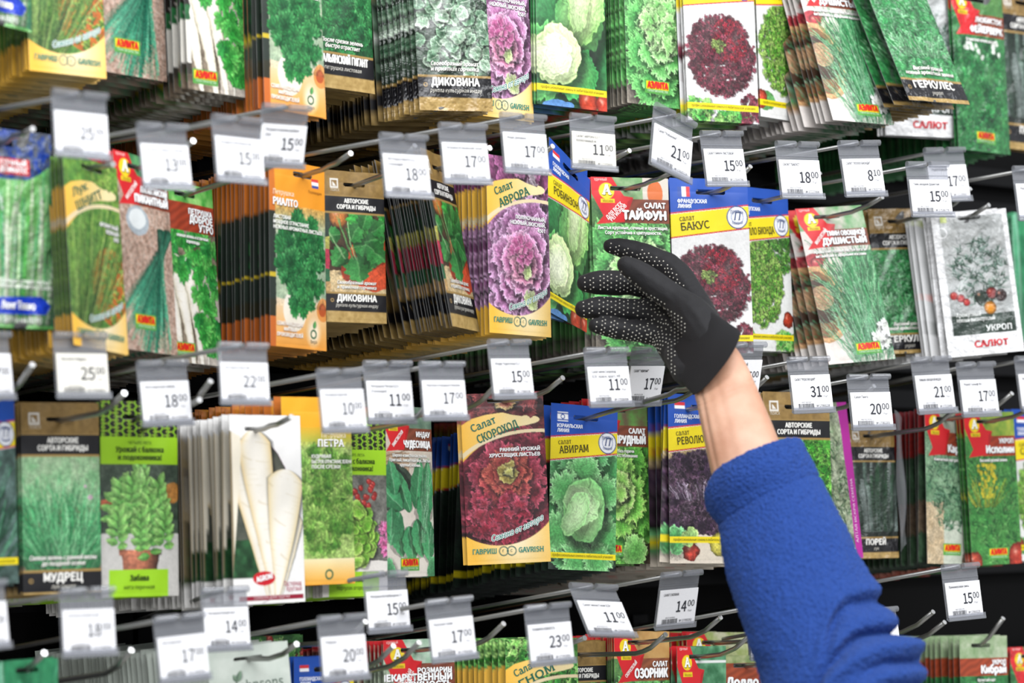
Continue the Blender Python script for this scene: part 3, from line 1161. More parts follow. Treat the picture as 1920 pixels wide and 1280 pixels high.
def pic_dush(p):
    p.org = (1.2, 14, .2)
    p.mottle('#cfc3ba', '#e6ddd6', 7)
    p.fill(p.ell(.12, .34, .15, .10), '#b9323c')
    p.tomato(.14, .36, .09, '#c93a44')
    p.ell(.32, .385, .10, .08, '#e9dcc4')
    p.ell(.08, .62, .36, .52, '#cf9a63')
    p.ell(.06, .62, .31, .45, '#8a5a38')
    p.ell(.10, .60, .24, .30, '#4a3324')
    p.ell(.10, .58, .17, .16, '#b58a62')
    p.mottle('#2f8a4c', '#5fae74', 9, p.poly([(.52, .31), (1, .29), (1, .93), (.40, .98), (.44, .6)]))
    p.blades(420, .38, 1.05, 1.0, .55, .62, DILLC, .007, .25, -.05, dv=-.56)
    p.blades(90, .4, 1.0, 1.02, .5, 1.1, ['#8fd0a0', '#a8dcb4', '#5fb67e'], .006, .2)
    p.stipple(.86, .82, .16, .14, 12, .08, [('#e9efe0', '#f6f8f0')])


def pic_chud(p):
    p.org = (1.6, 10, .16)
    p.grad(0, 1, '#cfc0ac', '#e4dccf')
    p.rect(0, .27, .5, .42, '#b08a62', .7)
    for k in range(5):
        p.fill(p.poly([(0, .30 + .03 * k), (.5, .25 + .03 * k), (.5, .256 + .03 * k), (0, .306 + .03 * k)]), '#7d5a3c', .8)
    p.mottle('#2c3f34', '#4a5f4c', 9, p.ell(.2, .48, .4, .3))
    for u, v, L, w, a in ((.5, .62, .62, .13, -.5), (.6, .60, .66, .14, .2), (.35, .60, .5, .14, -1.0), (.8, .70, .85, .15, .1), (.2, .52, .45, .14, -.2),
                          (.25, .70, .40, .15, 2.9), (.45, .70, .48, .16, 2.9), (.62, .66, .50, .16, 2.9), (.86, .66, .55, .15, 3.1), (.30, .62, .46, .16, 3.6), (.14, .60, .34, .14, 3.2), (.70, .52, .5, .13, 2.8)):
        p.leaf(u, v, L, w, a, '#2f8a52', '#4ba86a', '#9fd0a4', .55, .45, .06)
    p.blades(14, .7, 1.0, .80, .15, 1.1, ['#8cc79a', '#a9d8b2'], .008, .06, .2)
    p.blob(.05, .98, .16, .2, 0, '#3f8f58', '#5fae74', .1, 6)
    p.blob(.98, .97, .14, .2, 0, '#3f8f58', '#5fae74', .1, 6)


def pic_izum(p):
    p.org = (5.0, 8, .18)
    p.mottle('#5a4a38', '#8f7a58', 22)
    p.rosette(.5, .58, .62, [('#3f9a2f', '#78c44a'), ('#5fb83a', '#9fdc62'), ('#86cc4f', '#bfe886')], 5, 10, .20, 11, 1.6, .5, .5)
    p.blob(.72, .92, .2, .22, .4, '#5fb04a', '#9fd87a', .14, 9)


def pic_grass_karlik(p):
    p.org = (2.0, 16, .25)
    p.mottle('#5d8f62', '#8fb58c', 6)
    p.fill((p.v > .72) & (p.u > .25) & (p.u < .8), '#e2ded2', .75)
    p.mottle('#b59a72', '#cdb894', 9, (p.v > .60) & (p.u < .35))
    p.dill(.52, .50, .44, .62, 160, ['#3a7f4f', '#5a9a6c', '#86b890', '#2c6a40'], .14, .006)
    p.leaf(.75, .99, .25, .06, .6, '#6a4a30', '#d8cfc0', '#f0ece4', .4)


def pic_ispolin(p):
    p.org = (2.0, 16, .25)
    p.mottle('#2c7a30', '#4f9a44', 8)
    p.dill(.6, .62, .6, .85, 180, ['#2a7a34', '#46983f', '#6cb25a', '#1d5f2a'], .15, .007)
    for k in range(46):
        p.ell(.22 + .34 * p.rng.random() + .0, .34 + .22 * p.rng.random(), .028, .028, '#c9b81f')
    p.blades(26, .1, .5, .62, .7, .5, ['#8fae2c', '#b5bc30'], .008, .1)
    p.tomato(.92, .95, .2, '#cf3a26')
    p.tomato(.05, .98, .16, '#cf4a30')


def pic_kinza(p):
    p.mottle('#1d6a34', '#3f8f4a', 7)
    p.parsley(.4, .62, .55, .75, 80, PARS, .14)
    for k in range(14):
        p.ell(.2 + .7 * p.rng.random(), .32 + .1 * p.rng.random(), .035, .03, '#dfe6da')


def pic_dikovina(p):
    p.org = (2.0, 11, .2)
    p.mottle('#3a2a1c', '#5a4028', 8)
    p.mottle('#c9a973', '#ddc391', 34, p.v > .66)
    p.fill(p.poly([(.0, .50), (.03, .50), (.03, .62), (0, .62)]), '#b32a2c')
    p.tomato(.22, .31, .16, '#d0762a')
    p.fill(p.ell(.78, .60, .42, .42), '#dd4a22')
    p.fill(p.ell(.45, .66, .20, .2), '#d8431f')
    p.parsley(.8, .34, .3, .25, 10, PARS_L, .22)
    for u, v, L, w, a in ((.52, .50, .42, .17, 2.3), (.45, .50, .36, .16, 1.4), (.40, .46, .32, .15, .6), (.34, .52, .34, .16, 3.9), (.5, .56, .40, .22, 3.0), (.66, .46, .36, .17, 1.3), (.68, .48, .40, .18, 2.2),
                          (.6, .38, .30, .14, .4), (.25, .42, .26, .12, 4.6), (.75, .40, .3, .14, 1.0)):
        p.leaf(u, v, L, w, a, '#1f6a2a', '#3f9a44', '#7cb86c', .5, .5, .14)
    p.blades(5, .3, .5, .58, .1, .75, ['#6cae5a', '#8cc47a'], .014, .1, -.5)
    # the pale, red and green fold along the packet's edge
    e = p.u < .07
    for a, b, c in ((.285, .44, '#2a3d32'), (.44, .52, '#b5b04a'), (.52, .65, '#cf2f4c'), (.65, .735, '#2a6a40'), (.735, .80, '#cda060')):
        p.fill(e & (p.v >= a) & (p.v < b), c)


def pic_diko_pale(p):
    p.mottle('#1a2a1e', '#3f5a42', 8)
    for k in range(90):
        c = (('#4f7a58', '#9fbf9f'), ('#3f6a4a', '#8cb08f'), ('#6a9470', '#c9dcc4'))[k % 3]
        p.blob(p.rng.random(), .25 + .52 * p.rng.random(), .075 + .05 * p.rng.random(), .085, p.rng.random() * 6.28, c[0], c[1], .06, 5, .35, .6, rib='#c9dcc0')


def pic_ital(p):
    p.mottle('#0e3f1f', '#1f6a34', 8)
    p.parsley(.5, .52, .60, .60, 130, PARS, .15)


def pic_gerk(p):
    p.mottle('#1f7a3a', '#3f9a50', 8)
    p.dill(.5, .55, .62, .60, 260, ['#1f7f3c', '#349a50', '#58b26c', '#15642e', '#7cc48a'], .15, .007)
    p.blades(40, .1, .9, .72, .7, .4, ['#6cc07c', '#8cd094'], .008, .2)


def pic_mudrec(p):
    p.org = (1.0, 16, .2)
    p.mottle('#5a4a38', '#9a8a68', 22)
    p.mottle('#6fae72', '#a9c79a', 8, p.v < .55)
    p.blades(520, .05, .95, .87, .55, 1.05, GRASS, .010, .20, taper=.6)
    p.blades(120, .3, .7, .88, .9, .8, GRASS, .009, .25)
    p.ell(.86, .50, .03, .03, '#c9a8b8')
    p.ell(.80, .44, .02, .02, '#c9a8b8')


def pic_kudr(p):
    p.mottle('#1f7a1c', '#4fae30', 9)
    p.stipple(.5, .6, .68, .85, 900, .04, [('#2a8f1c', '#5cc534'), ('#46ae28', '#86dd4c'), ('#5fc234', '#a3ea66'), ('#1f7a18', '#46a52c')], ruf=.5)


def pic_leek(p):
    p.org = (1.2, 8, .2)
    p.mottle('#0c120e', '#1c2a20', 6)
    p.grad(.28, .80, '#16221a', '#6f7f7a')
    p.blades(26, .15, .85, .80, .1, 1.15, ['#173f22', '#22552e', '#9aaaa4', '#0f2f1a', '#5d7a6a'], .06, .03, taper=.15)


# ------------------------------------------------------------------ the designs
def d_longtokyo():
    p = Art(0.52, '#6fb060', 3)
    p.mottle('#4f9a4a', '#8cc77a', 7)
    p.blades(90, -.1, 1.1, .98, .12, 1.5, ['#3f9a6a', '#5fb07c', '#8cc98a', '#cfe4b8', '#4fae4a', '#e8f0d8'], .035, .06, .05, taper=.4)
    edge = .255 - .10 * np.clip((p.u - .62) / .38, 0, 1) ** 1.5
    m = p.v < edge
    p.mottle('#1d3f9a', '#5a5f6a', 18, m, gain=2.6)
    p.part('header_band', m)
    r = p.rect(.30, .150, .70, .230, '#d8302c')
    p.part('flash_label', r)
    p.T('СОЧНЫЙ', .50, .183, .05, '#ffffff', al='c', w=.32, b=1)
    p.T('ДЕЛИКАТЕС', .50, .217, .05, '#ffffff', al='c', w=.34, b=1)
    b = p.poly([(0, .855), (.80, .835), (.92, .88), (.86, .925), (0, .935)], '#1d3fc0')
    p.part('title_band', b)
    p.T('Лонг Токио', .30, .905, .075, '#ffffff', al='l', w=.42, b=1)
    p.T('Крупные сочные листья', .90, .775, .045, '#f4f8ee', al='r', w=.62, b=.6)
    p.T('нежный мягкий вкус салата', .95, .80, .045, '#f4f8ee', al='r', w=.70, b=.6)
    p.T('ЛУК БАТУН НА ПЕРО', .80, .972, .05, '#eef4ea', al='r', w=.62, b=.6)
    p.slot = (.36, .075, .34, .03)
    p.foil = True
    return p


def d_rialto():
    p = Art(0.46, '#ea9a2c', 5)
    p.slot = (.60, .062, .34, .030)
    p.grad(0, 1, '#ee9a2a', '#e8912c')
    p.mottle('#8fae8c', '#b9c8a4', 7, (p.v > .24) & (p.v < .75))
    t = np.clip((p.v - .20) / .16, 0, 1)[..., None]
    p.img = lerp(hx('#ee9a2a'), p.img, t)
    p.fill(p.u < .10, '#1c2420', .9)
    p.fill((p.u < .10) & (p.v < .28), '#c9702a')
    p.fill((p.u < .10) & (p.v > .84), '#c96a2c')
    p.fill((p.u < .10) & (np.abs(p.v - .62) < .012), '#c9b02c')
    low = (p.v > .74) & (p.u >= .10)
    p.grad(.74, 1, '#e9d2b0', '#f0a040', low)
    p.ell(.42, .80, .20, .24, '#efe6d4')
    p.ell(.93, .78, .12, .14, '#e0934c')
    p.ell(.92, .78, .07, .08, '#b8562c')
    p.parsley(.54, .53, .40, .58, 150, PARS, .13)
    p.parsley(.5, .74, .16, .14, 14, PARS, .12, math.pi)
    p.org = (1.6, 14, .22)
    q0 = p.img.copy()
    p.organic()
    mm = ((p.v > .24) & (p.v < .78) & (p.u >= .10))[..., None]
    p.img = np.where(mm, p.img, q0)
    lg = p.ell(.76, .905, .15, .20, '#f6ead2', .9, .6) > .3
    p.ring(.76, .915, .045, .022, '#3a6a4a')
    p.leaf(.76, .885, .1, .03, .3, '#3f8a4a', '#5fae5a')
    p.part('brand_badge', lg)
    p.part('header_band', p.v < .21)
    fl = p.rect(.76, .075, .88, .125, '#f2f2f2')
    p.rect(.76, .075, .88, .092, '#d23a34')
    p.rect(.76, .109, .88, .125, '#2c4a9a')
    p.part('flag_mark', fl)
    p.T('Голландия', .81, .155, .035, '#7a4a18', al='c', w=.24)
    p.T('Петрушка', .06, .19, .058, '#fff4dc', w=.36, serif=1)
    p.T('РИАЛТО', .06, .245, .080, '#ffffff', w=.42, serif=1, b=.8, sh='#6a4a1c')
    for i, l in enumerate(('ЛИСТОВАЯ', 'МОЩНОЕ ОТРАСТАНИЕ', 'НЕЖНЫХ АРОМАТНЫХ ЛИСТЬЕВ')):
        p.T(l, .06, .318 + .028 * i, .042, '#f8f8f0', w=min(.86, .036 * len(l)), b=.8, sh='#4a5a44')
    for i, l in enumerate(('СЕМЕНА ВЕДУЩИХ', 'МИРОВЫХ', 'ПРОИЗВОДИТЕЛЕЙ')):
        p.T(l, .33, .885 + .029 * i, .042, '#fffaf0', al='c', w=.032 * len(l), b=.7, sh='#a3682a')
    p.T('bejo', .76, .965, .04, '#3a3a30', al='c')
    return p


def d_petra():
    p = Art(0.46, '#f0b02c', 6)
    p.slot = (.80, .062, .30, .030)
    p.mottle('#86b04a', '#a9c86a', 7, p.v > .16)
    t = np.clip((p.v - .14) / .14, 0, 1)[..., None]
    p.img = lerp(hx('#f2ae2a'), p.img, t)
    p.parsley(.55, .56, .52, .58, 130, [('#3a7a22', '#76ab3c'), ('#4f8f2c', '#93c052'), ('#5f9a34', '#a9cf62')], .15)
    q0 = p.img.copy()
    p.organic()
    p.img = np.where((p.v > .24)[..., None], p.img, q0)
    lo = p.v > .86
    p.grad(.86, 1, '#f4e6b8', '#f0a83a', lo)
    p.ring(.62, .945, .05, .022, '#3a6a4a')
    p.part('header_band', p.v < .16)
    p.part('brand_band', lo)
    p.T('Петрушка', .55, .215, .058, '#fff4dc', w=.36, serif=1)
    p.T('ПЕТРА', .50, .262, .080, '#ffffff', w=.38, serif=1, b=.8, sh='#6a5a1c')
    for i, l in enumerate(('КУДРЯВАЯ', 'БЫСТРОЕ ОТРАСТАНИЕ ЗЕЛЕНИ', 'ПОСЛЕ СРЕЗКИ')):
        p.T(l, .40, .325 + .028 * i, .04, '#f8f8f0', w=min(.58, .034 * len(l)), b=.6, sh='#4a5a2c')
    return p


def balcony(seed, name, sub, pic):
    p = Art(0.44, '#7cae4a', seed)
    p.slot = (.46, .085, .36, .026)
    pic(p)
    p.organic()
    top = p.v < .185
    p.fill(top, '#14180e')
    for k in range(12):
        cx = .04 + k * .083
        x = p.u - cx - .014 * np.sin(p.y * 75 + (k % 2) * math.pi)
        p.fill(top & (np.abs(x) < .011), '#93cc2a')
        p.fill(top & (np.abs(x + .03 * np.sign(np.sin(p.y * 75))) < .008) & (np.abs(np.sin(p.y * 75)) > .85), '#c2e04a')
    lime = (p.v >= .185) & (p.v < .325)
    p.fill(lime, '#9ccf1f')
    lb = p.rect(.10, .862, .86, 1.0, '#9ed423')
    p.part('header_band', top)
    p.part('slogan_band', lime)
    p.part('name_label', lb)
    p.T('ЧЕТЫРЕ ЛЕТА', .5, .222, .035, '#3a5a14', al='c', w=.30)
    p.T('Урожай с балкона', .5, .262, .060, '#24380c', al='c', w=.62, serif=1, b=.5)
    p.T('и подоконника!', .5, .302, .060, '#24380c', al='c', w=.56, serif=1, b=.5)
    p.T(name, .48, .918, .062, '#24380c', al='c', w=.040 * len(name), b=.8)
    p.T(sub, .48, .962, .052, '#2c4410', al='c', w=min(.66, .030 * len(sub)))
    return p


def pic_zabava(p):
    p.org = (1.6, 14, .24)
    p.mottle('#2a3a2c', '#5a6a58', 7)
    p.fill(p.v > .68, '#c9c6c0')
    p.ell(.92, .47, .10, .12, '#d8822a', .8)
    p.ell(.1, .53, .16, .06, '#c9502c', .8)
    p.pot(.5, .76, .90, .52, .40, '#b8694a')
    for k in range(16):
        u, v = .5 + .30 * p.rng.normal() * .6, .55 + .14 * p.rng.normal() * .6
        for d in range(6):
            p.leaf(u, v + .02 * d, .17, .045, (-1) ** d * (.5 + .25 * d), '#3f8f34', '#86c45a', '#c0e08a', .4, .3)
    for u, v in ((.5, .36), (.25, .44), (.72, .44), (.38, .42), (.62, .52), (.2, .6), (.8, .6), (.5, .6)):
        for d in range(9):
            p.leaf(u, v + .018 * d, .20 - .008 * d, .05, (-1) ** d * (.45 + .12 * d), '#4f9f3c', '#9ad26a', '#d0eaa0', .4, .3)
    p.leaf(.5, .45, .26, .06, 0, '#6fbf4c', '#b5e48a', '#d8f0b0', .4)


def pic_lakomka(p):
    p.org = (1.8, 12, .2)
    p.mottle('#4a4a44', '#8a8a80', 7)
    for k in range(40):
        p.tomato(.2 + .6 * p.rng.random(), .36 + .14 * p.rng.random(), .045, '#c9302c')
    p.fill((p.v > .80), '#e4ded6')
    p.stipple(.38, .66, .44, .42, 170, .075, [('#6fb52c', '#b2e05a'), ('#86c43a', '#c6ea72'), ('#5aa022', '#96cf48')], ruf=.06)
    p.stipple(.95, .68, .06, .2, 14, .06, [('#d8508f', '#f090bf')])


def d_parsnip():
    p = Art(0.50, '#f3f1ee', 9)
    p.slot = (.36, .075, .30, .024)
    body = p.ell(.32, .56, .56, .88)
    p.mottle('#3a4238', '#6a6a5c', 8, body & (p.v < .66) & (p.u < .8))
    p.mottle('#16381c', '#2f6a3a', 12, (p.v > .66) & (p.v < .86) & (p.u < .5))
    p.fill(np.abs(np.hypot((p.u - .32) / .56, (p.y - 1.12) / .88) - 1) < .008, '#8f5a7a')
    p.fill(~body & (p.v > .05) & (p.u > .4), '#f3f1ee')
    p.root(.88, .52, .64, .955, .13, '#f2ecdf', .18, '#e2cd98')
    p.org = (.6, 12, .05)
    p.organic()
    p.root(.05, .12, .47, .955, .17, '#efe8da', .14, '#d9b976')
    p.root(.31, .08, .54, .96, .235, '#f6f0e4', .12, '#dcbf80')
    p.root(.77, .29, .60, .96, .265, '#f8f3e8', .12, '#e6cf98')
    e = (p.u < .15 * np.clip(1.15 - (p.v - .1) * 1.5, 0, 1) * np.clip((p.v - .085) * 30, 0, 1))
    p.fill(e, '#efe6d2')
    p.fill(e & (p.u < .03), '#8a7a5c')
    p.fill((p.v > .86) & (p.u < .4), '#f3f1ee')
    lg = p.ell(.42, .865, .15, .075, '#d0202c')
    p.part('brand_badge', lg)
    b = p.rect(.08, .955, .97, .98, '#9a2038')
    p.part('footer_strip', b)
    p.T('AGRONI', .42, .876, .055, '#ffffff', al='c', rot=10, w=.22, b=1)
    p.T('Пастернак', .95, .91, .05, '#b23a5a', al='r', w=.26, serif=1)
    p.T('Круглый', .95, .938, .05, '#b23a5a', al='r', w=.22, serif=1)
    p.T('СЕМЕНА ДЛЯ УДАЧИ', .52, .974, .03, '#f4d8dc', al='c', w=.5)
    return p


def d_salut():
    p = Art(0.56, '#eeeeee', 10)
    p.slot = (.50, .045, .30, .024)
    p.foil = True
    im = (p.u > .10) & (p.u < .93) & (p.v > .035) & (p.v < .855)
    p.mottle('#9fa3a2', '#c4c6c4', 5, im)
    q = p.img.copy()
    p.dill(.54, .44, .36, .42, 150, ['#2f5a44', '#456f58', '#6f8f80', '#22442f', '#8fa89c'], .10, .006)
    p.mottle('#26332c', '#43544a', 9, im & (p.v > .72))
    for u, v, r, c in ((.17, .58, .055, '#c9302c'), (.25, .60, .055, '#b8282c'), (.32, .63, .05, '#c43a38'), (.66, .58, .075, '#8f2420'), (.78, .60, .08, '#3a2422'), (.52, .60, .09, '#2a3a2e'), (.62, .68, .085, '#e0901f')):
        p.tomato(u, v, r, c)
    p.fill(~im, '#efefef')
    p.rect(.12, .02, .20, .07, '#c9d86a')
    p.part('picture_panel', im)
    p.T('Ароматный', .16, .73, .05, '#e9ece8', w=.32, b=.5)
    p.T('нежный высокорослый', .16, .765, .05, '#e9ece8', w=.5, b=.5)
    p.T('УКРОП', .70, .84, .07, '#f0f2f0', al='c', w=.34, b=.8)
    p.T('САЛЮТ', .58, .945, .075, '#d22c38', al='c', w=.44, b=1.2, serif=1)
    p.ring(.12, .14, .06, .01, '#f8f8f8')
    return p


def d_johnsons():
    p = Art(0.62, '#c9d2c8', 11)
    p.mottle('#c2ccc2', '#d6ddd4', 5)
    p.slot = (.50, .09, .36, .026)
    lf = np.zeros((p.h, p.w), bool)
    p.leaf(.34, .25, .10, .03, -.5, '#5f7a66', '#7f9a84')
    p.leaf(.34, .25, .14, .035, .4, '#5f7a66', '#7f9a84')
    p.T('Johnsons', .28, .315, .11, '#5a6f62', w=.62, serif=1)
    p.rect(0, .45, 1, 1, '#7fae6a')
    p.part('picture_panel', p.v > .45)
    return p


def d_pink():
    p = Art(0.48, '#8fa07a', 12)
    p.mottle('#6f7f5a', '#b5bfa0', 8)
    p.dill(.4, .55, .55, .8, 160, ['#4f7a4a', '#86a878', '#b9c9a8', '#3f6a3c'], .14, .008)
    p.organic()
    pk = p.u > .80 + .06 * p.v
    p.fill(pk, '#b52c9a')
    p.fill((p.v > .93) & (p.u < .84), '#e9e6e2')
    p.part('edge_strip', pk)
    p.T('АЛТАЯ ИСКРЯ СЕМЕНА', .93, .90, .05, '#f6d8f0', rot=90, w=.85)
    return p


def d_tomato_pack():
    p = Art(0.5, '#2f7a34', 13)
    p.mottle('#2a6a2c', '#4f9a44', 8)
    for k in range(26):
        p.tomato(p.rng.random(), .02 + .4 * p.rng.random(), .07, '#cf3226')
    p.stipple(.5, .3, .5, .6, 60, .09, G_FRILL)
    p.organic()
    p.part('picture_panel', p.v > .5)
    return p


def d_green():
    p = Art(0.5, '#2f8a5a', 14)
    p.mottle('#1f6a44', '#3f9a68', 6)
    p.blades(60, -.1, 1.1, 1.0, .2, 2.0, ['#2f8f62', '#58b284', '#a3d8bc', '#1a6a48'], .05, .06, .2, taper=.3)
    p.part('picture_panel', p.v > .4)
    return p




DESIGNS = {
    'avrora': lambda: gavrish(21, pic_avrora, 'Салат', 'АВРОРА', 22, ('ПОЛУКОЧАННЫЙ,', 'НЕЖНЫЙ, ВКУСНЫЙ,', '450 Г')),
    'skorohod': lambda: gavrish(22, pic_skoro, 'Салат', 'СКОРОХОД', 20, ('РАННИЙ УРОЖАЙ', 'ХРУСТЯЩИХ ЛИСТЬЕВ')),
    'chive_g': lambda: gavrish(23, pic_chive_g, 'Лук', 'ШНИТТ', 24, ('АРОМАТНЫЙ', 'НЕЖНЫЙ', 'ЛУК')),
    'gnom': lambda: gavrish(24, lambda p: (p.mottle('#2c6a24', '#5a9a3a', 8), p.stipple(.5, .3, .6, .9, 500, .05, G_FRILL + [('#1f6a1c', '#4a9a34')])), 'Салат', 'ГНОМ', 24, ('РАННИЙ',)),
    'robin': lambda: prestige(31, pic_robin, 'nl', 'ГОЛЛАНДСКАЯ', 'РОБИНЗОН', .88),
    'bakus': lambda: prestige(32, pic_bakus, 'fr', 'ФРАНЦУЗСКАЯ', 'БАКУС'),
    'bionda': lambda: prestige(33, pic_bionda, 'fr', 'ФРАНЦУЗСКАЯ', 'ЛОЛЛО БИОНДА'),
    'aviram': lambda: prestige(34, pic_aviram, 'il', 'ИЗРАИЛЬСКАЯ', 'АВИРАМ'),
    'revol': lambda: prestige(35, pic_revol, 'nl', 'ГОЛЛАНДСКАЯ', 'РЕВОЛЮЦИЯ', .842),
    'leekp': lambda: prestige(36, pic_leekp, 'nl', 'ГОЛЛАНДСКАЯ', 'ГЕРАКЛ', .865),
    'darkprest': lambda: prestige(38, lambda p: p.mottle('#0c1712', '#25402c', 7), 'nl', 'ГОЛЛАНДСКАЯ', 'ДЖЭЛ'),
    'darkael': lambda: aelita(56, lambda p: (p.mottle('#1a2a1c', '#3a5a3c', 7), p.mottle('#4a3a2c', '#6a5a44', 8, (p.v > .6) & (p.v < .8))), head_plain('#6a1a20', '#8a2a2c', 6), 'УКРОП', '', (), '', (.36, .875), (.15, .30), .10, False, '#7a1f1c'),
    'bluepack': lambda: prestige(37, pic_bionda, 'nl', 'ГОЛЛАНДСКАЯ', 'САНДА'),
    'onion': lambda: aelita(41, pic_onion, head_plain('#2f7a4a', '#6aa86c', 9), 'ЛУК АЛТАЙСКИЙ', 'ПИКАНТНЫЙ', (), 'МНОГОЛЕТНИЙ', (.24, .82), (.15, .262), .085, True, '#83402c', .62, t1w=.52),
    'dobroe': lambda: aelita(42, pic_dobroe, head_plain('#3f9a3a', '#9fcf7a', 9), 'ПЕТРУШКА', 'УТРО', ('нежная зелень и отличные', 'корнеплоды'), '', (.10, .895), (.11, .27), .085, False, '#9a3d26', None, two='ДОБРОЕ'),
    'taifun': lambda: aelita(43, pic_taifun, lambda p, m: (p.mottle('#4f8a4a', '#9fb58a', 8, m), p.fill(m & (p.u > .66), '#cfc6ba'), p.fill(p.ell(.82, .09, .10, .16) & m, '#cf6a2f')), 'САЛАТ', 'ТАЙФУН',
                             ('Листья крупные, сочные и хрустящие.', 'Сорт устойчив к цветушности.'), 'ДЛЯ ВСЕХ|РЕГИОНОВ', (.30, .86)),
    'dush': lambda: aelita(44, pic_dush, head_plain('#cfc3ba', '#5a9a5a', 7), 'ТМИН ОВОЩНОЙ', 'ДУШИСТЫЙ', ('Ароматные пряные листья богаты', 'витаминами и эфирными маслами'), 'МНОГОЛЕТНИЙ', (.46, .885), (.15, .262), .085, t1w=.58),
    'chud': lambda: aelita(45, pic_chud, head_plain('#4f6a5a', '#86a08a', 8), 'ИНДАУ', 'ЧУДЕСНИЦА', ('Широко известна как рукола.', 'Приятный, пикантный вкус. Листья', 'крупные, нежные.'), 'ПАМЯСТВЕСТНОВ', (.32, .895), (.13, .262), .085, tw=.55),
    'izum': lambda: aelita(46, pic_izum, head_plain('#5fae4a', '#6a5a44', 7), 'САЛАТ', 'ИЗУМРУДНЫЙ', ('листья без горечи', 'устойчив к стеблеванию'), '', (.18, .885), (.155, .285), .10, True, tw=.75),
    'karlik': lambda: aelita(47, pic_grass_karlik, head_plain('#86907f', '#b5b9a8', 8), 'УКРОП', 'Карлик', ('Компактный сорт для балкона',), '', (.36, .875), (.15, .30), .10, True, '#8f3f28'),
    'ispolin': lambda: aelita(48, pic_ispolin, head_plain('#6f9a3a', '#b5bb4a', 8), 'УКРОП', 'Исполин', ('Высокий урожай зелени',), '', (.36, .895), (.16, .29), .10, True, '#a03a22'),
    'kinza': lambda: aelita(49, pic_kinza, head_plain('#2f6a34', '#5a8a4a', 8), 'ЛЮБИСТОК', 'ФЕЙЕРВЕРК', ('Ароматная зелень весной',), '', (.36, .88), (.15, .285), .085, True, '#8a4228', .62),
    'rozm': lambda: aelita(50, lambda p: (p.mottle('#6f8a6a', '#b5c4a8', 8), p.blades(90, 0, 1, 1, .4, 1.2, DILLC, .014, .1)), head_plain('#7fae8c', '#cfdccc', 9), 'РОЗМАРИН', 'НЕЖНОСТЬ', (), 'СИЛЬНЫЙ|АРОМАТ', (.5, .88), (.145, .30), .10, True, '#7d4330', .70, two='ЛЕКАРСТВЕННЫЙ'),
    'ozor': lambda: aelita(51, pic_taifun, head_plain('#b98a4f', '#d0a86a', 6), 'САЛАТ', 'ОЗОРНИК', ('Листья хрустящие, сочные, нежные',), 'СКОРОСПЕЛЫЙ', (.3, .88), (.16, .295), .115, True, '#8a5034', .60),
    'window': lambda: aelita(52, pic_izum, lambda p, m: (p.mottle('#2f6a44', '#6fa880', 9, m), p.fill(m & (p.v > .09) & (p.v < .105), '#e4e6e4')), 'САЛАТ', 'КРЕДО', (), '', (.3, .88), (.235, .33), .09, True, '#8a4a34'),
    'lollos': lambda: aelita(53, pic_kudr, head_plain('#5a7a3a', '#b5bb8a', 9), 'САЛАТ', 'Лолло Сан', (), '', (.3, .88), (.05, .22), .12, False, '#9a4426'),
    'aelred': lambda: aelita(54, pic_kudr, head_plain('#8fa84a', '#e0dcc4', 7), 'САЛАТ', 'ЕРАЛАШ', (), 'ГУРМАН', (.3, .88), (.15, .26), .09),
    'kibray': lambda: aelita(55, pic_kinza, head_plain('#b9c4a8', '#7a9a6a', 8), 'УКРОП', 'Кибрай', ('Кустистый сорт',), '', (.36, .88), (.15, .27), .11, False, '#9a4228'),
    'dikovina': lambda: poisk(61, pic_dikovina, ('Своеобразный аромат', 'и приятная горчинка'), 'ДИКОВИНА', 'рукола культурная индау'),
    'diko_pale': lambda: poisk(62, pic_diko_pale, ('Своеобразный аромат', 'и приятная горчинка'), 'ДИКОВИНА', 'рукола культурная индау'),
    'ital': lambda: poisk(63, pic_ital, ('После срезки зелень', 'быстро отрастает'), 'ИТАЛЬЯНСКИЙ ГИГАНТ', 'петрушка листовая'),
    'gerk': lambda: poisk(64, pic_gerk, ('Высокий урожай', 'нежной ароматной зелени'), 'ГЕРКУЛЕС', 'укроп', (.285, .86), .975),
    'mudrec': lambda: poisk(65, pic_mudrec, ('Свежая зелень с ранней весны', 'до поздней осени'), 'МУДРЕЦ', 'лук шнитт', (.285, .875), .99),
    'kudr': lambda: poisk(66, pic_kudr, ('Нежная кудрявая зелень',), 'БОГАТЫРЬ', 'петрушка', (.285, .86), .975),
    'leek': lambda: poisk(67, pic_leek, (), 'ПОРЕЙ', 'лук', (.285, .84), .955),
    'longtokyo': d_longtokyo, 'rialto': d_rialto, 'petra': d_petra,
    'zabava': lambda: balcony(71, 'Забава', 'мята перечная', pic_zabava),
    'lakomka': lambda: balcony(72, 'Лакомка', 'портулак огородный', pic_lakomka),
    'parsnip': d_parsnip, 'salut': d_salut, 'johnsons': d_johnsons, 'pink': d_pink, 'tomatopack': d_tomato_pack, 'greenpack': d_green,
}
FOILS = {'diko_pale', 'gerk', 'leek', 'salut', 'longtokyo', 'kinza'}
_built = {}


def design(key):
    if key not in _built:
        art = DESIGNS[key]()
        art.foil = art.foil or key in FOILS
        _built[key] = Design(key, art)
    return _built[key]


# ------------------------------------------------------------------ hanging the packets
RND = random.Random(7)
PITCHED = {'1m': 1.0, '1n': 0.95, '2m': 0.9, '2g': 0.5, '2n': 0.6, '2o': 0.5, '2b': 1.0, '2c': 0.7, '2d': 0.7, '1c': 0.4, '3n': 0.5}
REAR = {'3h': 'darkprest', '3e': 'rialto', '3p': 'darkael'}
PACK = {}          # id -> slot point, etc.


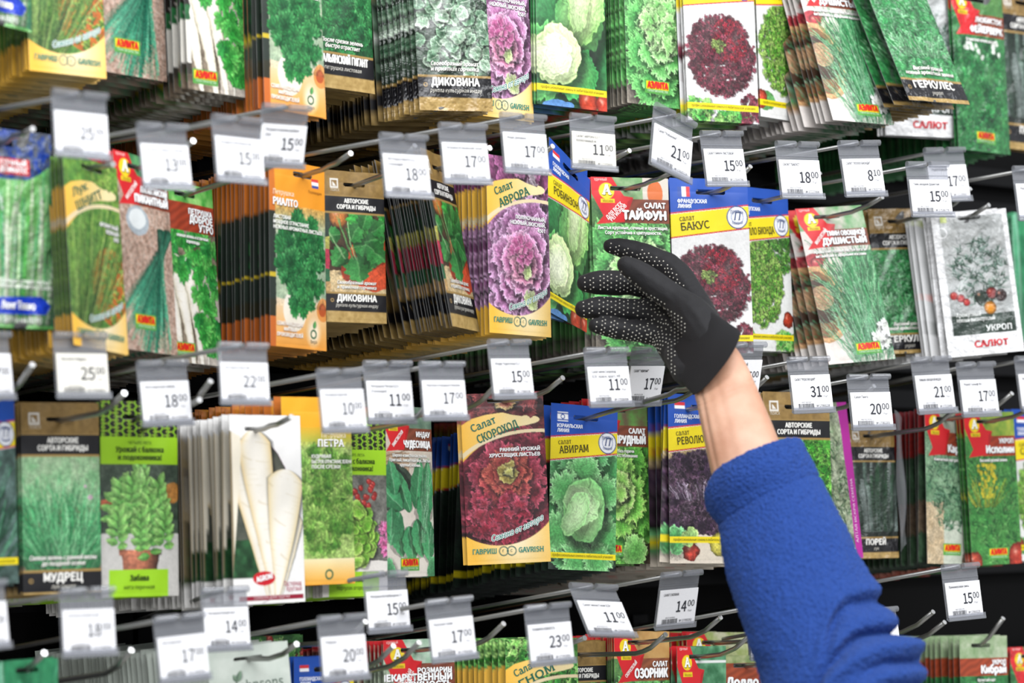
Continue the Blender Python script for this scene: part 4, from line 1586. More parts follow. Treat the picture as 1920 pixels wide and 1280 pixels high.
def basis(top, bot, wpx, y, aspect, pitch=0.0):
    """placement of a packet whose top and bottom centre are seen at these pixels, hanging at depth y"""
    pt, pb = at_y(*top, y), at_y(*bot, y)
    if pitch:                             # the foot swings out from the panel rather than sideways
        pb = pb.lerp(at_x(*bot, pt.x - (pb.z - pt.z) * 0.0), pitch)
    H = (pb - pt).length
    D = (pb - pt).normalized()
    mid = (pt + pb) / 2
    az = azimuth(mid)
    W = H * aspect
    if wpx:
        c = min(0.995, wpx / px_per_m(mid) / W)
        th = -(az - math.acos(c))
    else:
        th = 0.0
    th = max(-0.75, min(0.75, th))
    R = Vector((math.cos(th), math.sin(th), 0))
    R = (R - D * R.dot(D)).normalized()
    N = R.cross(-D)                       # local y (away from the viewer)
    N = (-D).cross(R)
    m = Matrix((R, N, -D)).transposed().to_4x4()
    m.translation = pt
    return m, H / Design.H0, th


def shear_mesh(me, k):
    me = me.copy()
    n = len(me.vertices)
    v = np.zeros(n * 3, dtype=np.float32)
    me.vertices.foreach_get('co', v)
    v = v.reshape(-1, 3)
    t = np.clip(1 + v[:, 2] / 0.16 * 0.55, 0, 1)
    v[:, 2] -= k * v[:, 0] * t
    me.vertices.foreach_set('co', v.ravel())
    me.update()
    return me


def packet(pid, key, top, bot, w, y, n, step, label, rear_label=None, shear=0.0, loose=0.0):
    d = design(key)
    m, sc, th = basis(top, bot, w, y, d.a, PITCHED.get(pid, 0.0))
    root = bpy.data.objects.new('seed_packet', None)
    COL.objects.link(root)
    root.empty_display_size = 0.02
    root.matrix_world = m @ Matrix.Scale(sc, 4)
    tag(root, label, 'seed packet')
    for nm, me in d.meshes:
        link(nm, shear_mesh(me, shear) if shear else me, root)
    su, sv, sw, sh = d.slot
    loc = Vector(((su - 0.5) * d.Wd, 0.0, -(sv - 0.42 * sh) * d.H - 0.0026))
    if shear:
        loc.z -= shear * loc.x
    slot = root.matrix_world @ loc
    PACK[pid] = dict(slot=slot, root=root, d=d, m=m, sc=sc, n=n, step=step, rear=rear_label, label=label, rod=None, loose=loose)
    return root


def hang_rear(pid):
    """the packets behind the front one, along their hook"""
    P = PACK[pid]
    if not P['n']:
        return
    d, rod = P['d'], P['rod']
    slope = rod if rod is not None else -0.02
    rd = design(REAR[pid]) if pid in REAR else d
    rm = P['m'] @ Matrix.Scale(P['sc'], 4) @ Matrix.Diagonal((d.Wd / rd.Wd, 1, 1, 1))
    y = 0.0
    lab = P['rear'] or P['label']
    for i in range(P['n']):
        y += P['step'] * 0.001 * (0.6 + 0.8 * RND.random())
        if P['slot'].y + y > -0.012:
            return
        o = bpy.data.objects.new('seed_packet', rd.rear)
        COL.objects.link(o)
        off = Vector((RND.gauss(0, 0.0008), y, slope * y + RND.gauss(0, 0.0007)))
        slot_l = Vector(((d.slot[0] - 0.5) * d.Wd, 0, -d.slot[1] * d.H))
        j = Matrix.Translation(slot_l) @ Matrix.Rotation(math.radians(RND.gauss(0, 0.7)), 4, 'Y') @ Matrix.Rotation(math.radians(RND.gauss(0, 0.35)), 4, 'Z') @ Matrix.Translation(-slot_l)
        o.matrix_world = Matrix.Translation(off) @ rm @ j
        tag(o, lab, 'seed packet', 'packets stacked behind the ' + P['label'].split(' hanging')[0].split(',')[0])
    while pid not in NO_CROWD:
        y += 0.001 * (5 + 6 * RND.random())
        if P['slot'].y + y > -0.012:
            break
        off = Vector((RND.gauss(0, 0.0012), y, slope * y + RND.gauss(0, 0.0012)))
        DEEP.append((Matrix.Translation(off) @ rm, rd))


NO_CROWD = {'1a', '1o', '1q', '2a', '2p', '3a', '3i', '3n', '3o', '3k', '2i', '4a', '4c', '4m', '3r'}
# id, design, top centre, bottom centre, width, depth, how many behind, spacing mm, label, label of those behind
PK = [
    # ---- top row
    ('1a', 'longtokyo', (-12, -320), (-8, 45), 132, -.37, 0, 5, 'blue and green foil-edged seed packet cut off at the top corner beside yellow packets', None),
    ('1b', 'chive_g', (113, -210), (128, 140), 142, -.34, 7, 5.5, 'yellow chive seed packet with green script at the top, before a yellow-edged stack', 'yellow-edged seed packet behind the top row chive packet'),
    ('1c', 'onion', (236, -215), (250, 143), 125, -.31, 3, 5, 'top row seed packet with blue-green onion leaves over peanuts', 'seed packet behind the top row onion leaf packet'),
    ('1d', 'dobroe', (398, -180), (413, 176), 118, -.33, 6, 8, 'top row seed packet picturing white parsley roots and green leaves', 'seed packet stacked behind the top row white root packet'),
    ('1e', 'rialto', (543, -140), (553, 212), 112, -.345, 5, 4, 'top row orange-bottomed seed packet with dark parsley in a jar', 'orange-bottomed packet edge behind the top row jar packet'),
    ('1f', 'ital', (632, -170), (642, 168), 118, -.30, 3, 5, 'top row black-banded seed packet of bright flat parsley', 'seed packet behind the top row flat parsley packet'),
    ('1g', 'diko_pale', (836, -125), (856, 208), 137, -.335, 11, 5.5, 'crinkled film seed packet of pale rounded leaves with black name band', 'black-bottomed packet in the stack behind the crinkled film packet'),
    ('1h', 'avrora', (928, -112), (942, 222), 118, -.315, 2, 5, 'top row purple butterhead lettuce packet partly behind the crinkled film packet', 'seed packet behind the top row purple lettuce packet'),
    ('1i', 'robin', (1068, -120), (1073, 202), 130, -.32, 2, 4, 'top row seed packet with pale iceberg head on green and a yellow strip', 'seed packet behind the top row iceberg packet'),
    ('1j', 'taifun', (1226, -125), (1236, 200), 118, -.33, 6, 5, 'top row seed packet of frilly green lettuce on grey soil', 'seed packet edge behind the top row frilly lettuce packet'),
    ('1k', 'bakus', (1343, -95), (1357, 229), 132, -.35, 2, 3, 'top row seed packet with a dark red frilly lettuce on white', 'seed packet behind the top row red lettuce packet'),
    ('1l', 'bionda', (1462, -88), (1475, 226), 96, -.32, 3, 4, 'top row seed packet with a yellow-green frilly lettuce on white', 'seed packet behind the top row yellow-green lettuce packet'),
    ('1m', 'dush', (1540, -58), (1619, 230), 112, -.34, 4, 10, 'top row tilted seed packet with a wooden bowl and green herb', 'tilted packet stacked behind the top row bowl and herb packet'),
    ('1n', 'gerk', (1642, -105), (1762, 192), 112, -.36, 3, 17, 'strongly tilted top row dill packet with black name band', 'tilted dill packet behind the front one in the top row'),
    ('1o', 'salut', (1722, -30), (1733, 256), 142, -.29, 2, 4, 'white-bordered card packet behind the tilted top row dill packets', 'white card packet behind another at the end of the top row'),
    ('1p', 'kinza', (1830, -18), (1846, 285), 94, -.31, 3, 5, 'glossy green herb packet with brown title band near the top corner', 'glossy herb packet behind the front one near the top corner'),
    ('1q', 'leek', (1918, -20), (1932, 283), 92, -.27, 3, 5, 'dark packet with black and gold foot cut by the frame edge, top row', 'dark packet behind the one cut by the frame edge, top row'),
    # ---- second row
    ('2a', 'longtokyo', (20, 243), (32, 615), 148, -.375, 2, 6, 'blue-topped packet of long green onion leaves with a red flash', 'blue-topped packet behind the red flash onion packet'),
    ('2b', 'chive_g', (168, 300), (190, 656), 100, -.37, 7, 4.6, 'second row yellow packet of chives and dill, turned sideways', 'yellow packet edge behind the second row chive packet'),
    ('2c', 'onion', (262, 293), (283, 660), 100, -.325, 6, 8, 'second row onion packet with red arrow and blue-green leaves', 'red-edged packet behind the second row onion packet'),
    ('2d', 'dobroe', (350, 345), (370, 682), 94, -.285, 2, 5, 'second row parsley packet with brown title band and white roots', 'seed packet behind the second row brown-banded parsley packet'),
    ('2e', 'rialto', (556, 305), (560, 653), 104, -.325, 12, 6.2, 'second row orange seed packet of dark parsley with small flag', 'orange-edged packet in the deep stack behind the orange parsley packet'),
    ('2f', 'dikovina', (663, 322), (669, 605), 112, -.31, 3, 5, 'black and gold arugula packet beside the orange parsley packet', 'arugula packet behind the one beside the orange packet'),
    ('2g', 'dikovina', (814, 287), (874, 617), 52, -.335, 19, 4.2, 'narrow-looking arugula packet turned away before a striped stack', 'packet edge in the striped red and black stack'),
    ('2h', 'avrora', (969, 297), (976, 628), 115, -.347, 7, 6.2, 'sharp purple butterhead lettuce packet in the second row', 'yellow-edged packet behind the sharp purple lettuce packet'),
    ('2i', 'robin', (1068, 297), (1061, 602), 78, -.318, 3, 4, 'bent blue-topped green lettuce packet next to the glove fingertips', 'packet behind the bent blue-topped lettuce packet'),
    ('2j', 'taifun', (1180, 333), (1191, 662), 145, -.317, 3, 4, 'frilly lettuce packet with red arrow behind the black glove', 'packet behind the red arrow lettuce packet at the glove'),
    ('2k', 'bakus', (1328, 335), (1340, 662), 146, -.343, 2, 7, 'blue-topped packet of dark red frilly lettuce above the wrist', 'packet behind the dark red lettuce packet above the wrist'),
    ('2l', 'bionda', (1425, 353), (1438, 658), 102, -.31, 2, 4, 'second row yellow-green lettuce packet with blue top and badge', 'packet behind the second row yellow-green lettuce packet'),
    ('2m', 'dush', (1553, 388), (1617, 678), 125, -.325, 3, 12, 'second row packet with red arrow, wooden bowl and green herb', 'tilted packet behind the second row bowl and herb packet'),
    ('2n', 'gerk', (1680, 391), (1706, 662), 106, -.30, 2, 5, 'second row gold-topped dill packet beside the white card packet', 'packet behind the second row gold-topped dill packet'),
    ('2o', 'salut', (1815, 396), (1850, 664), 140, -.365, 2, 6, 'glossy white card packet picturing dill and tomatoes, second row', 'white card packet behind the second row dill and tomato card'),
    ('2p', 'greenpack', (1938, 400), (1952, 640), 84, -.25, 4, 6, 'dark green packet cut by the frame edge, second row', 'dark green packet behind the cut one, second row'),
    # ---- third row
    ('3a', 'leekp', (-38, 733), (-29, 1096), 126, -.33, 1, 5, 'leek packet with blue top and round badge cut by the frame edge', 'packet behind the cut leek packet with round badge'),
    ('3b', 'mudrec', (112, 755), (118, 1112), 144, -.31, 2, 5, 'gold and black packet of fine green chives in the third row', 'packet behind the gold and black chive packet'),
    ('3c', 'zabava', (260, 752), (263, 1118), 143, -.305, 2, 6, 'lime-banded packet picturing mint in a clay pot', 'lime-banded packet behind the potted mint packet'),
    ('3d', 'parsnip', (496, 778), (506, 1131), 133, -.355, 8, 9, 'white packet of big cream parsnip roots with a red oval', 'white packet edge in the stack behind the parsnip packet'),
    ('3e', 'petra', (592, 745), (601, 1096), 130, -.345, 5, 14, 'yellow-topped parsley packet just behind the parsnip packet', 'orange-topped packet behind the yellow-topped parsley packet'),
    ('3f', 'lakomka', (662, 781), (666, 1118), 122, -.325, 3, 5, 'lime-banded packet of small round bright leaves and red flowers', 'packet behind the lime-banded round leaf packet'),
    ('3g', 'chud', (762, 762), (769, 1081), 92, -.285, 2, 5, 'arugula packet on cream with red arrow in the third row', 'packet behind the cream arugula packet'),
    ('3h', 'aviram', (1096, 760), (1091, 1069), 125, -.30, 17, 11, 'sharp blue-topped packet of a green iceberg head with flag', 'blue and yellow edged packet in the long stack behind the iceberg packet'),
    ('3i', 'skorohod', (940, 736), (955, 1056), 156, -.31, 1, 5, 'sharp yellow packet of dark red curly lettuce facing the viewer', 'packet behind the sharp dark red lettuce packet'),
    ('3j', 'izum', (1157, 750), (1163, 1057), 112, -.27, 8, 9, 'brown-banded curly green lettuce packet beside the iceberg packet', 'red-topped packet behind the brown-banded lettuce packet'),
    ('3k', 'revol', (1236, 752), (1238, 1052), 108, -.262, 2, 5, 'blue-topped dark lettuce packet half hidden behind its twin', 'packet behind the half hidden dark lettuce packet'),
    ('3l', 'revol', (1315, 740), (1320, 1056), 126, -.305, 2, 5, 'blue-topped packet of dark purple lettuce beside the bare wrist', 'packet behind the dark purple lettuce packet at the wrist'),
    ('3m', 'kudr', (1492, 735), (1500, 1050), 124, -.335, 1, 5, 'gold-topped packet of bright curly parsley above the blue sleeve', 'packet behind the bright curly parsley packet'),
    ('3n', 'pink', (1540, 755), (1573, 1050), 92, -.30, 0, 5, 'grey-green herb packet with a magenta edge strip', None),
    ('3o', 'leek', (1632, 795), (1642, 1046), 86, -.285, 1, 5, 'dark leek packet with black name band beside the magenta edge', 'packet behind the dark leek packet'),
    ('3p', 'karlik', (1776, 768), (1782, 1057), 84, -.31, 8, 6.5, 'pale dill packet with brown title band before a dark red stack', 'dark red topped packet stacked behind the pale dill packet'),
    ('3q', 'ispolin', (1853, 772), (1870, 1058), 92, -.325, 2, 5, 'dill packet with yellow flowers and brown title band', 'packet behind the yellow-flowered dill packet'),
    ('3r', 'bluepack', (1945, 768), (1957, 1050), 96, -.30, 4, 6, 'blue and yellow topped packet cut by the frame edge, third row', 'packet behind the cut blue and yellow packet, third row'),
    # ---- bottom row
    ('4a', 'greenpack', (50, 1237), (52, 1580), 116, -.37, 2, 5, 'green leaf packet peeking up at the bottom corner', 'packet behind the green one at the bottom corner'),
    ('4b', 'johnsons', (463, 1210), (486, 1470), 152, -.33, 2, 7, 'pale grey-green packet with one dark leaf sign and script, bottom row', 'packet behind the pale grey-green one, bottom row'),
    ('4c', 'tomatopack', (512, 1192), (516, 1510), 112, -.26, 2, 5, 'red and green tomato packet behind the pale grey-green packet', 'packet behind the red and green tomato packet'),
    ('4d', 'bluepack', (607, 1230), (609, 1540), 112, -.30, 2, 5, 'blue-topped packet in the bottom row under a 20.00 card', 'packet behind the bottom row blue-topped one'),
    ('4e', 'rozm', (785, 1198), (790, 1515), 134, -.285, 6, 5.5, 'rosemary packet with red arrow and brown band, bottom row', 'red-edged packet behind the rosemary packet'),
    ('4f', 'gnom', (1015, 1197), (1020, 1510), 136, -.335, 7, 9, 'yellow-banded green lettuce packet in the bottom row', 'packet stacked behind the bottom row yellow-banded lettuce packet'),
    ('4g', 'dikovina', (1088, 1202), (1092, 1475), 96, -.29, 1, 5, 'gold and black packet behind the yellow-banded one, bottom row', 'packet behind the bottom row gold and black packet'),
    ('4h', 'ozor', (1203, 1184), (1206, 1500), 104, -.30, 5, 5, 'tan lettuce packet with red arrow and brown band, bottom row', 'red-edged packet behind the tan lettuce packet'),
    ('4i', 'aelred', (1345, 1185), (1348, 1490), 116, -.25, 4, 8, 'red-topped packet behind others near the sleeve, bottom row', 'red packet edge behind the red-topped one near the sleeve'),
    ('4j', 'window', (1315, 1211), (1318, 1520), 92, -.30, 3, 8, 'red arrow packet with a white window frame print, bottom row', 'packet behind the window frame print packet'),
    ('4k', 'lollos', (1405, 1228), (1410, 1530), 118, -.285, 1, 5, 'brown-banded lettuce packet touching the sleeve, bottom row', 'packet behind the brown-banded one touching the sleeve'),
    ('4l', 'kibray', (1843, 1192), (1851, 1470), 88, -.31, 6, 8, 'pale green packet with brown band at the bottom, beyond the sleeve', 'packet stacked behind the pale green one beyond the sleeve'),
    ('4m', 'kinza', (1936, 1212), (1944, 1490), 84, -.29, 2, 5, 'grey-green packet cut by the frame edge, bottom row', 'packet behind the cut grey-green one, bottom row'),
]
for _p in PK:
    packet(*_p, shear=(0.36 if _p[0] == '2i' else 0.0))


# the leek packet sits in a clear film sleeve wider than itself
_P = PACK['3o']
_w, _n = _P['d'].Wd, 24
_v, _f = [], []
for _i in range(_n + 1):
    _t = _i / _n
    for _j in range(5):
        _a = _j / 4
        _v.append((_w / 2 + 0.001 + 0.011 * _a, -0.002 - 0.006 * math.sin(math.pi * _a) * math.sin(math.pi * _t) - 0.002 * math.sin(9 * _t + 3 * _a), 0.018 - (0.16 + 0.012) * _t + 0.02 * _a * (_t - .5)))
for _i in range(_n):
    for _j in range(4):
        _f.append((_i * 5 + _j, _i * 5 + _j + 1, _i * 5 + _j + 6, _i * 5 + _j + 5))
link('film_sleeve', np_mesh('film_sleeve', np.array(_v), [np.array(_f)], None, M_CLEAR), _P['root'])['label'] = 'clear film sleeve edge'


# ------------------------------------------------------------------ price tags and hooks
TAGW, TAGH = 0.0530, 0.0560


def tag_meshes():
    hold = MB()
    r = 0.0033
    hold.tube([(-TAGW / 2, 0, 0), (-0.003, 0, 0)], r, 14)
    hold.tube([(0.003, 0, 0), (TAGW / 2, 0, 0)], r, 14)
    z0, z1 = -0.001, -TAGH
    hold.box(-TAGW / 2, TAGW / 2, 0.0026, 0.0033, z1, z0)
    hold.box(-TAGW / 2, TAGW / 2, 0.0022, 0.0026, -0.0125, -0.0115)
    # the curled lower lip that grips the card
    n = 8
    pts = [(0.003 - 0.0033 * math.sin(math.pi * i / n) * 0.55 - 0.0038 * i / n, z1 + 0.0012 - 0.0030 * math.sin(math.pi * i / n)) for i in range(n + 1)] + [(-0.0008, z1 + 0.0048)]
    v, f = [], []
    for x in (-TAGW / 2 - 0.0008, TAGW / 2 + 0.0008):
        for (y, z) in pts:
            v.append((x, y, z))
        for (y, z) in pts:
            v.append((x, y - 0.0006, z + 0.0003))
    k = len(pts)
    for i in range(k - 1):
        f += [(i, i + 1, 2 * k + i + 1, 2 * k + i), (k + i, 3 * k + i, 3 * k + i + 1, k + i + 1), (i, k + i, k + i + 1, i + 1), (2 * k + i, 2 * k + i + 1, 3 * k + i + 1, 3 * k + i)]
    f += [(0, 2 * k, 3 * k, k), (k - 1, 2 * k - 1, 4 * k - 1, 3 * k - 1)]
    hold.add(v, f)
    o = hold.build('clear_holder', M_CLEAR, smooth=False)
    me = o.data
    bpy.data.objects.remove(o)
    c = MB()
    c.box(-TAGW / 2 + 0.0012, TAGW / 2 - 0.0010, 0.0004, 0.0016, -TAGH + 0.0022, -0.0165)
    return me, (np.array(c.v), np.array(c.f))


ME_HOLD, CARD = tag_meshes()


def tag_card(title, rub, kop, seed, paper):
    rng = random.Random(seed)
    vs, fs, n = [], [], 0
    specs = []
    lines = title.split('|')
    for i, l in enumerate(lines):
        specs.append((l, .09, .405 + .085 * i, .046, 'l', min(.80, .031 * len(l)), .35))
    specs.append((rub, .735, .715, .195, 'r', None, .45))
    specs.append((kop, .765, .625, .110, 'l', .175, .35))
    specs.append(('Р/шт', .79, .725, .035, 'l', .10, 0))
    specs.append(('4607%06d' % rng.randrange(999999), .20, .826, .026, 'l', .26, 0))
    specs.append(('№ 17%06d' % rng.randrange(999999), .58, .905, .042, 'l', .34, .2))
    for txt, u, v, h, al, w, b in specs:
        for xy, t, _c, lift in layout_text((txt, u, v, h, '#2a2c34', al, w, b, 0, 0, 0, 0, None), 1.0):
            vs.append(np.stack([(xy[:, 0] - .5) * TAGW * .95, np.full(len(xy), 0.00025 - lift * .3), -xy[:, 1] * TAGH], -1))
            fs.append(t + n)
            n += len(xy)
    x = .12
    while x < .52:
        wd = rng.choice((.006, .010, .016))
        q = np.array([(x, .838), (x + wd, .838), (x + wd, .928), (x, .928)])
        vs.append(np.stack([(q[:, 0] - .5) * TAGW * .95, np.full(4, 0.00025), -q[:, 1] * TAGH], -1))
        fs.append(np.array([(0, 2, 1), (0, 3, 2)]) + n)
        n += 4
        x += wd + rng.choice((.006, .010))
    v = np.vstack(vs)
    cv, cf = CARD
    col = np.vstack([np.tile(lin(hx('#2c2e36')), (len(v), 1)), np.tile(lin(hx(paper)), (len(cv), 1))])
    return np_mesh('price_card', np.vstack([v, cv]), [np.vstack(fs), cf + len(v)], col, M_INK, False)


def rod_line(px, py, X, slope):
    """direction of a rod that lies in the plane x = X and falls away to the panel at this slope in view"""
    a, b = at_x(px, py, X), at_x(px - 60, py + 60 * slope, X)
    return a, (b - a) / (b.y - a.y)        # per unit y


def hook(pid, tip, tg, label):
    """a double wire hook: the lower wire carries packets, the upper one ends in a cross bar for the price tag"""
    slot = PACK[pid]['slot'] if pid else None
    root = bpy.data.objects.new('display_hook', None)
    COL.objects.link(root)
    tag(root, label, 'hook', 'wire display hooks')
    if slot is not None:
        X = slot.x
    elif tip is not None:
        X = at_y(tip[0], tip[1], -0.40).x
    else:
        X = at_y(tg[0], tg[1], -0.47).x
    yt = None
    if tip is not None:
        T = at_x(tip[0], tip[1], X)
        ty = max(-0.47, min(-0.34, T.y))
        if abs(ty - T.y) > 1e-6:
            T = at_y(tip[0], tip[1], ty)
            T.x = X
        B = T + Vector((0, 0.030, -0.017))
    else:
        ty = -0.40
        B = None
    if slot is not None:
        S = slot
    elif B is not None:
        a, dv = rod_line(tip[0] - 30, tip[1] + 28, X, 0.16)
        S = B + dv * (-0.15 - B.y)
        S.x = X
    else:
        S = at_x(tg[0] - 120, tg[1] + 130, X)
    if B is None:
        a, dv = S, Vector((0, 1, 0.06))
        B = S + Vector((0, min(-0.020, (-0.375 if tg else -0.345) - S.y), 0.004))
        T = B + Vector((0, -0.030, 0.017))
    sl = (S.z - B.z) / (S.y - B.y) if abs(S.y - B.y) > 0.02 else 0.0
    sl = {'3h': -0.12}.get(pid, max(-0.16, min(-0.02, sl)))
    B.z = S.z + sl * (B.y - S.y)
    if pid:
        PACK[pid]['rod'] = sl
    Wp = Vector((X, 0.0185, S.z + sl * (0.0185 - S.y)))
    root.location = Wp
    mb = MB()
    q = [p - Wp for p in (Wp, S, B + Vector((0, 0.012, 0.012 * sl)), B + Vector((0, 0.002, 0.0016)), B.lerp(T, 0.3), T)]
    mb.tube(q, 0.0023, 12)
    mb.build('lower_wire', M_STEEL, root, True)
    mb = MB()
    dr = (q[-1] - q[-2]).normalized()
    mb.tube([q[-1] - dr * 0.0003, q[-1] + dr * 0.0009, q[-1] + dr * 0.0013], 0.0024, 12)
    mb.build('wire_tip', M_TIP, root, True)
    zt = Wp.z
    if tg is not None:
        U = at_x(tg[0], tg[1] + 4, X)
        uy = max(-0.53, min(-0.40, U.y))
        if abs(uy - U.y) > 1e-6:
            U = at_y(tg[0], tg[1] + 4, uy)
        a, dv = rod_line(tg[0], tg[1] + 4, U.x, 0.185)
        We = U + dv * (0.0185 - U.y)
        We.x = X
        mb = MB()
        mb.tube([We - Wp, U + Vector((0, 0.0005, 0)) - Wp], 0.0020, 10)
        mb.build('upper_wire', M_STEEL, root, True)
        zt = We.z
        PT = U
    z0, z1 = min(0, zt - Wp.z) - 0.012, max(0, zt - Wp.z) + 0.012
    mb = MB()
    mb.box(-0.011, 0.011, -0.0030, 0.0012, z0, z1)
    mb.build('back_plate', M_RAIL, root)
    return PT if tg is not None else None


def price_tag(P, tg, hpx, wpx, roll, cream, title, rub, kop, label, pitch=-4.0):
    s = hpx / px_per_m(P) / TAGH
    az = azimuth(P)
    c = min(0.99, wpx / px_per_m(P) / (TAGW * s))
    th = -(az - math.acos(c))
    th = max(-0.6, min(0.6, th))
    if pitch > 0 or pitch < -20:
        roll = 2 if pitch > 0 else -4
        s /= math.cos(math.radians(pitch)) ** 0.5
    root = bpy.data.objects.new('price_tag', None)
    COL.objects.link(root)
    m = Matrix.Translation(P) @ Matrix.Rotation(th, 4, 'Z') @ Matrix.Rotation(math.radians(-roll), 4, 'Y') @ Matrix.Rotation(math.radians(pitch), 4, 'X') @ Matrix.Scale(s, 4)
    root.matrix_world = m
    tag(root, label, 'price tag')
    link('clear_holder', ME_HOLD, root)
    link('price_card', tag_card(title, rub, kop, int(tg[0] * 7 + tg[1]), '#e9e6dc' if cream == 1 else '#f1f1f4'), root)
    return th, s


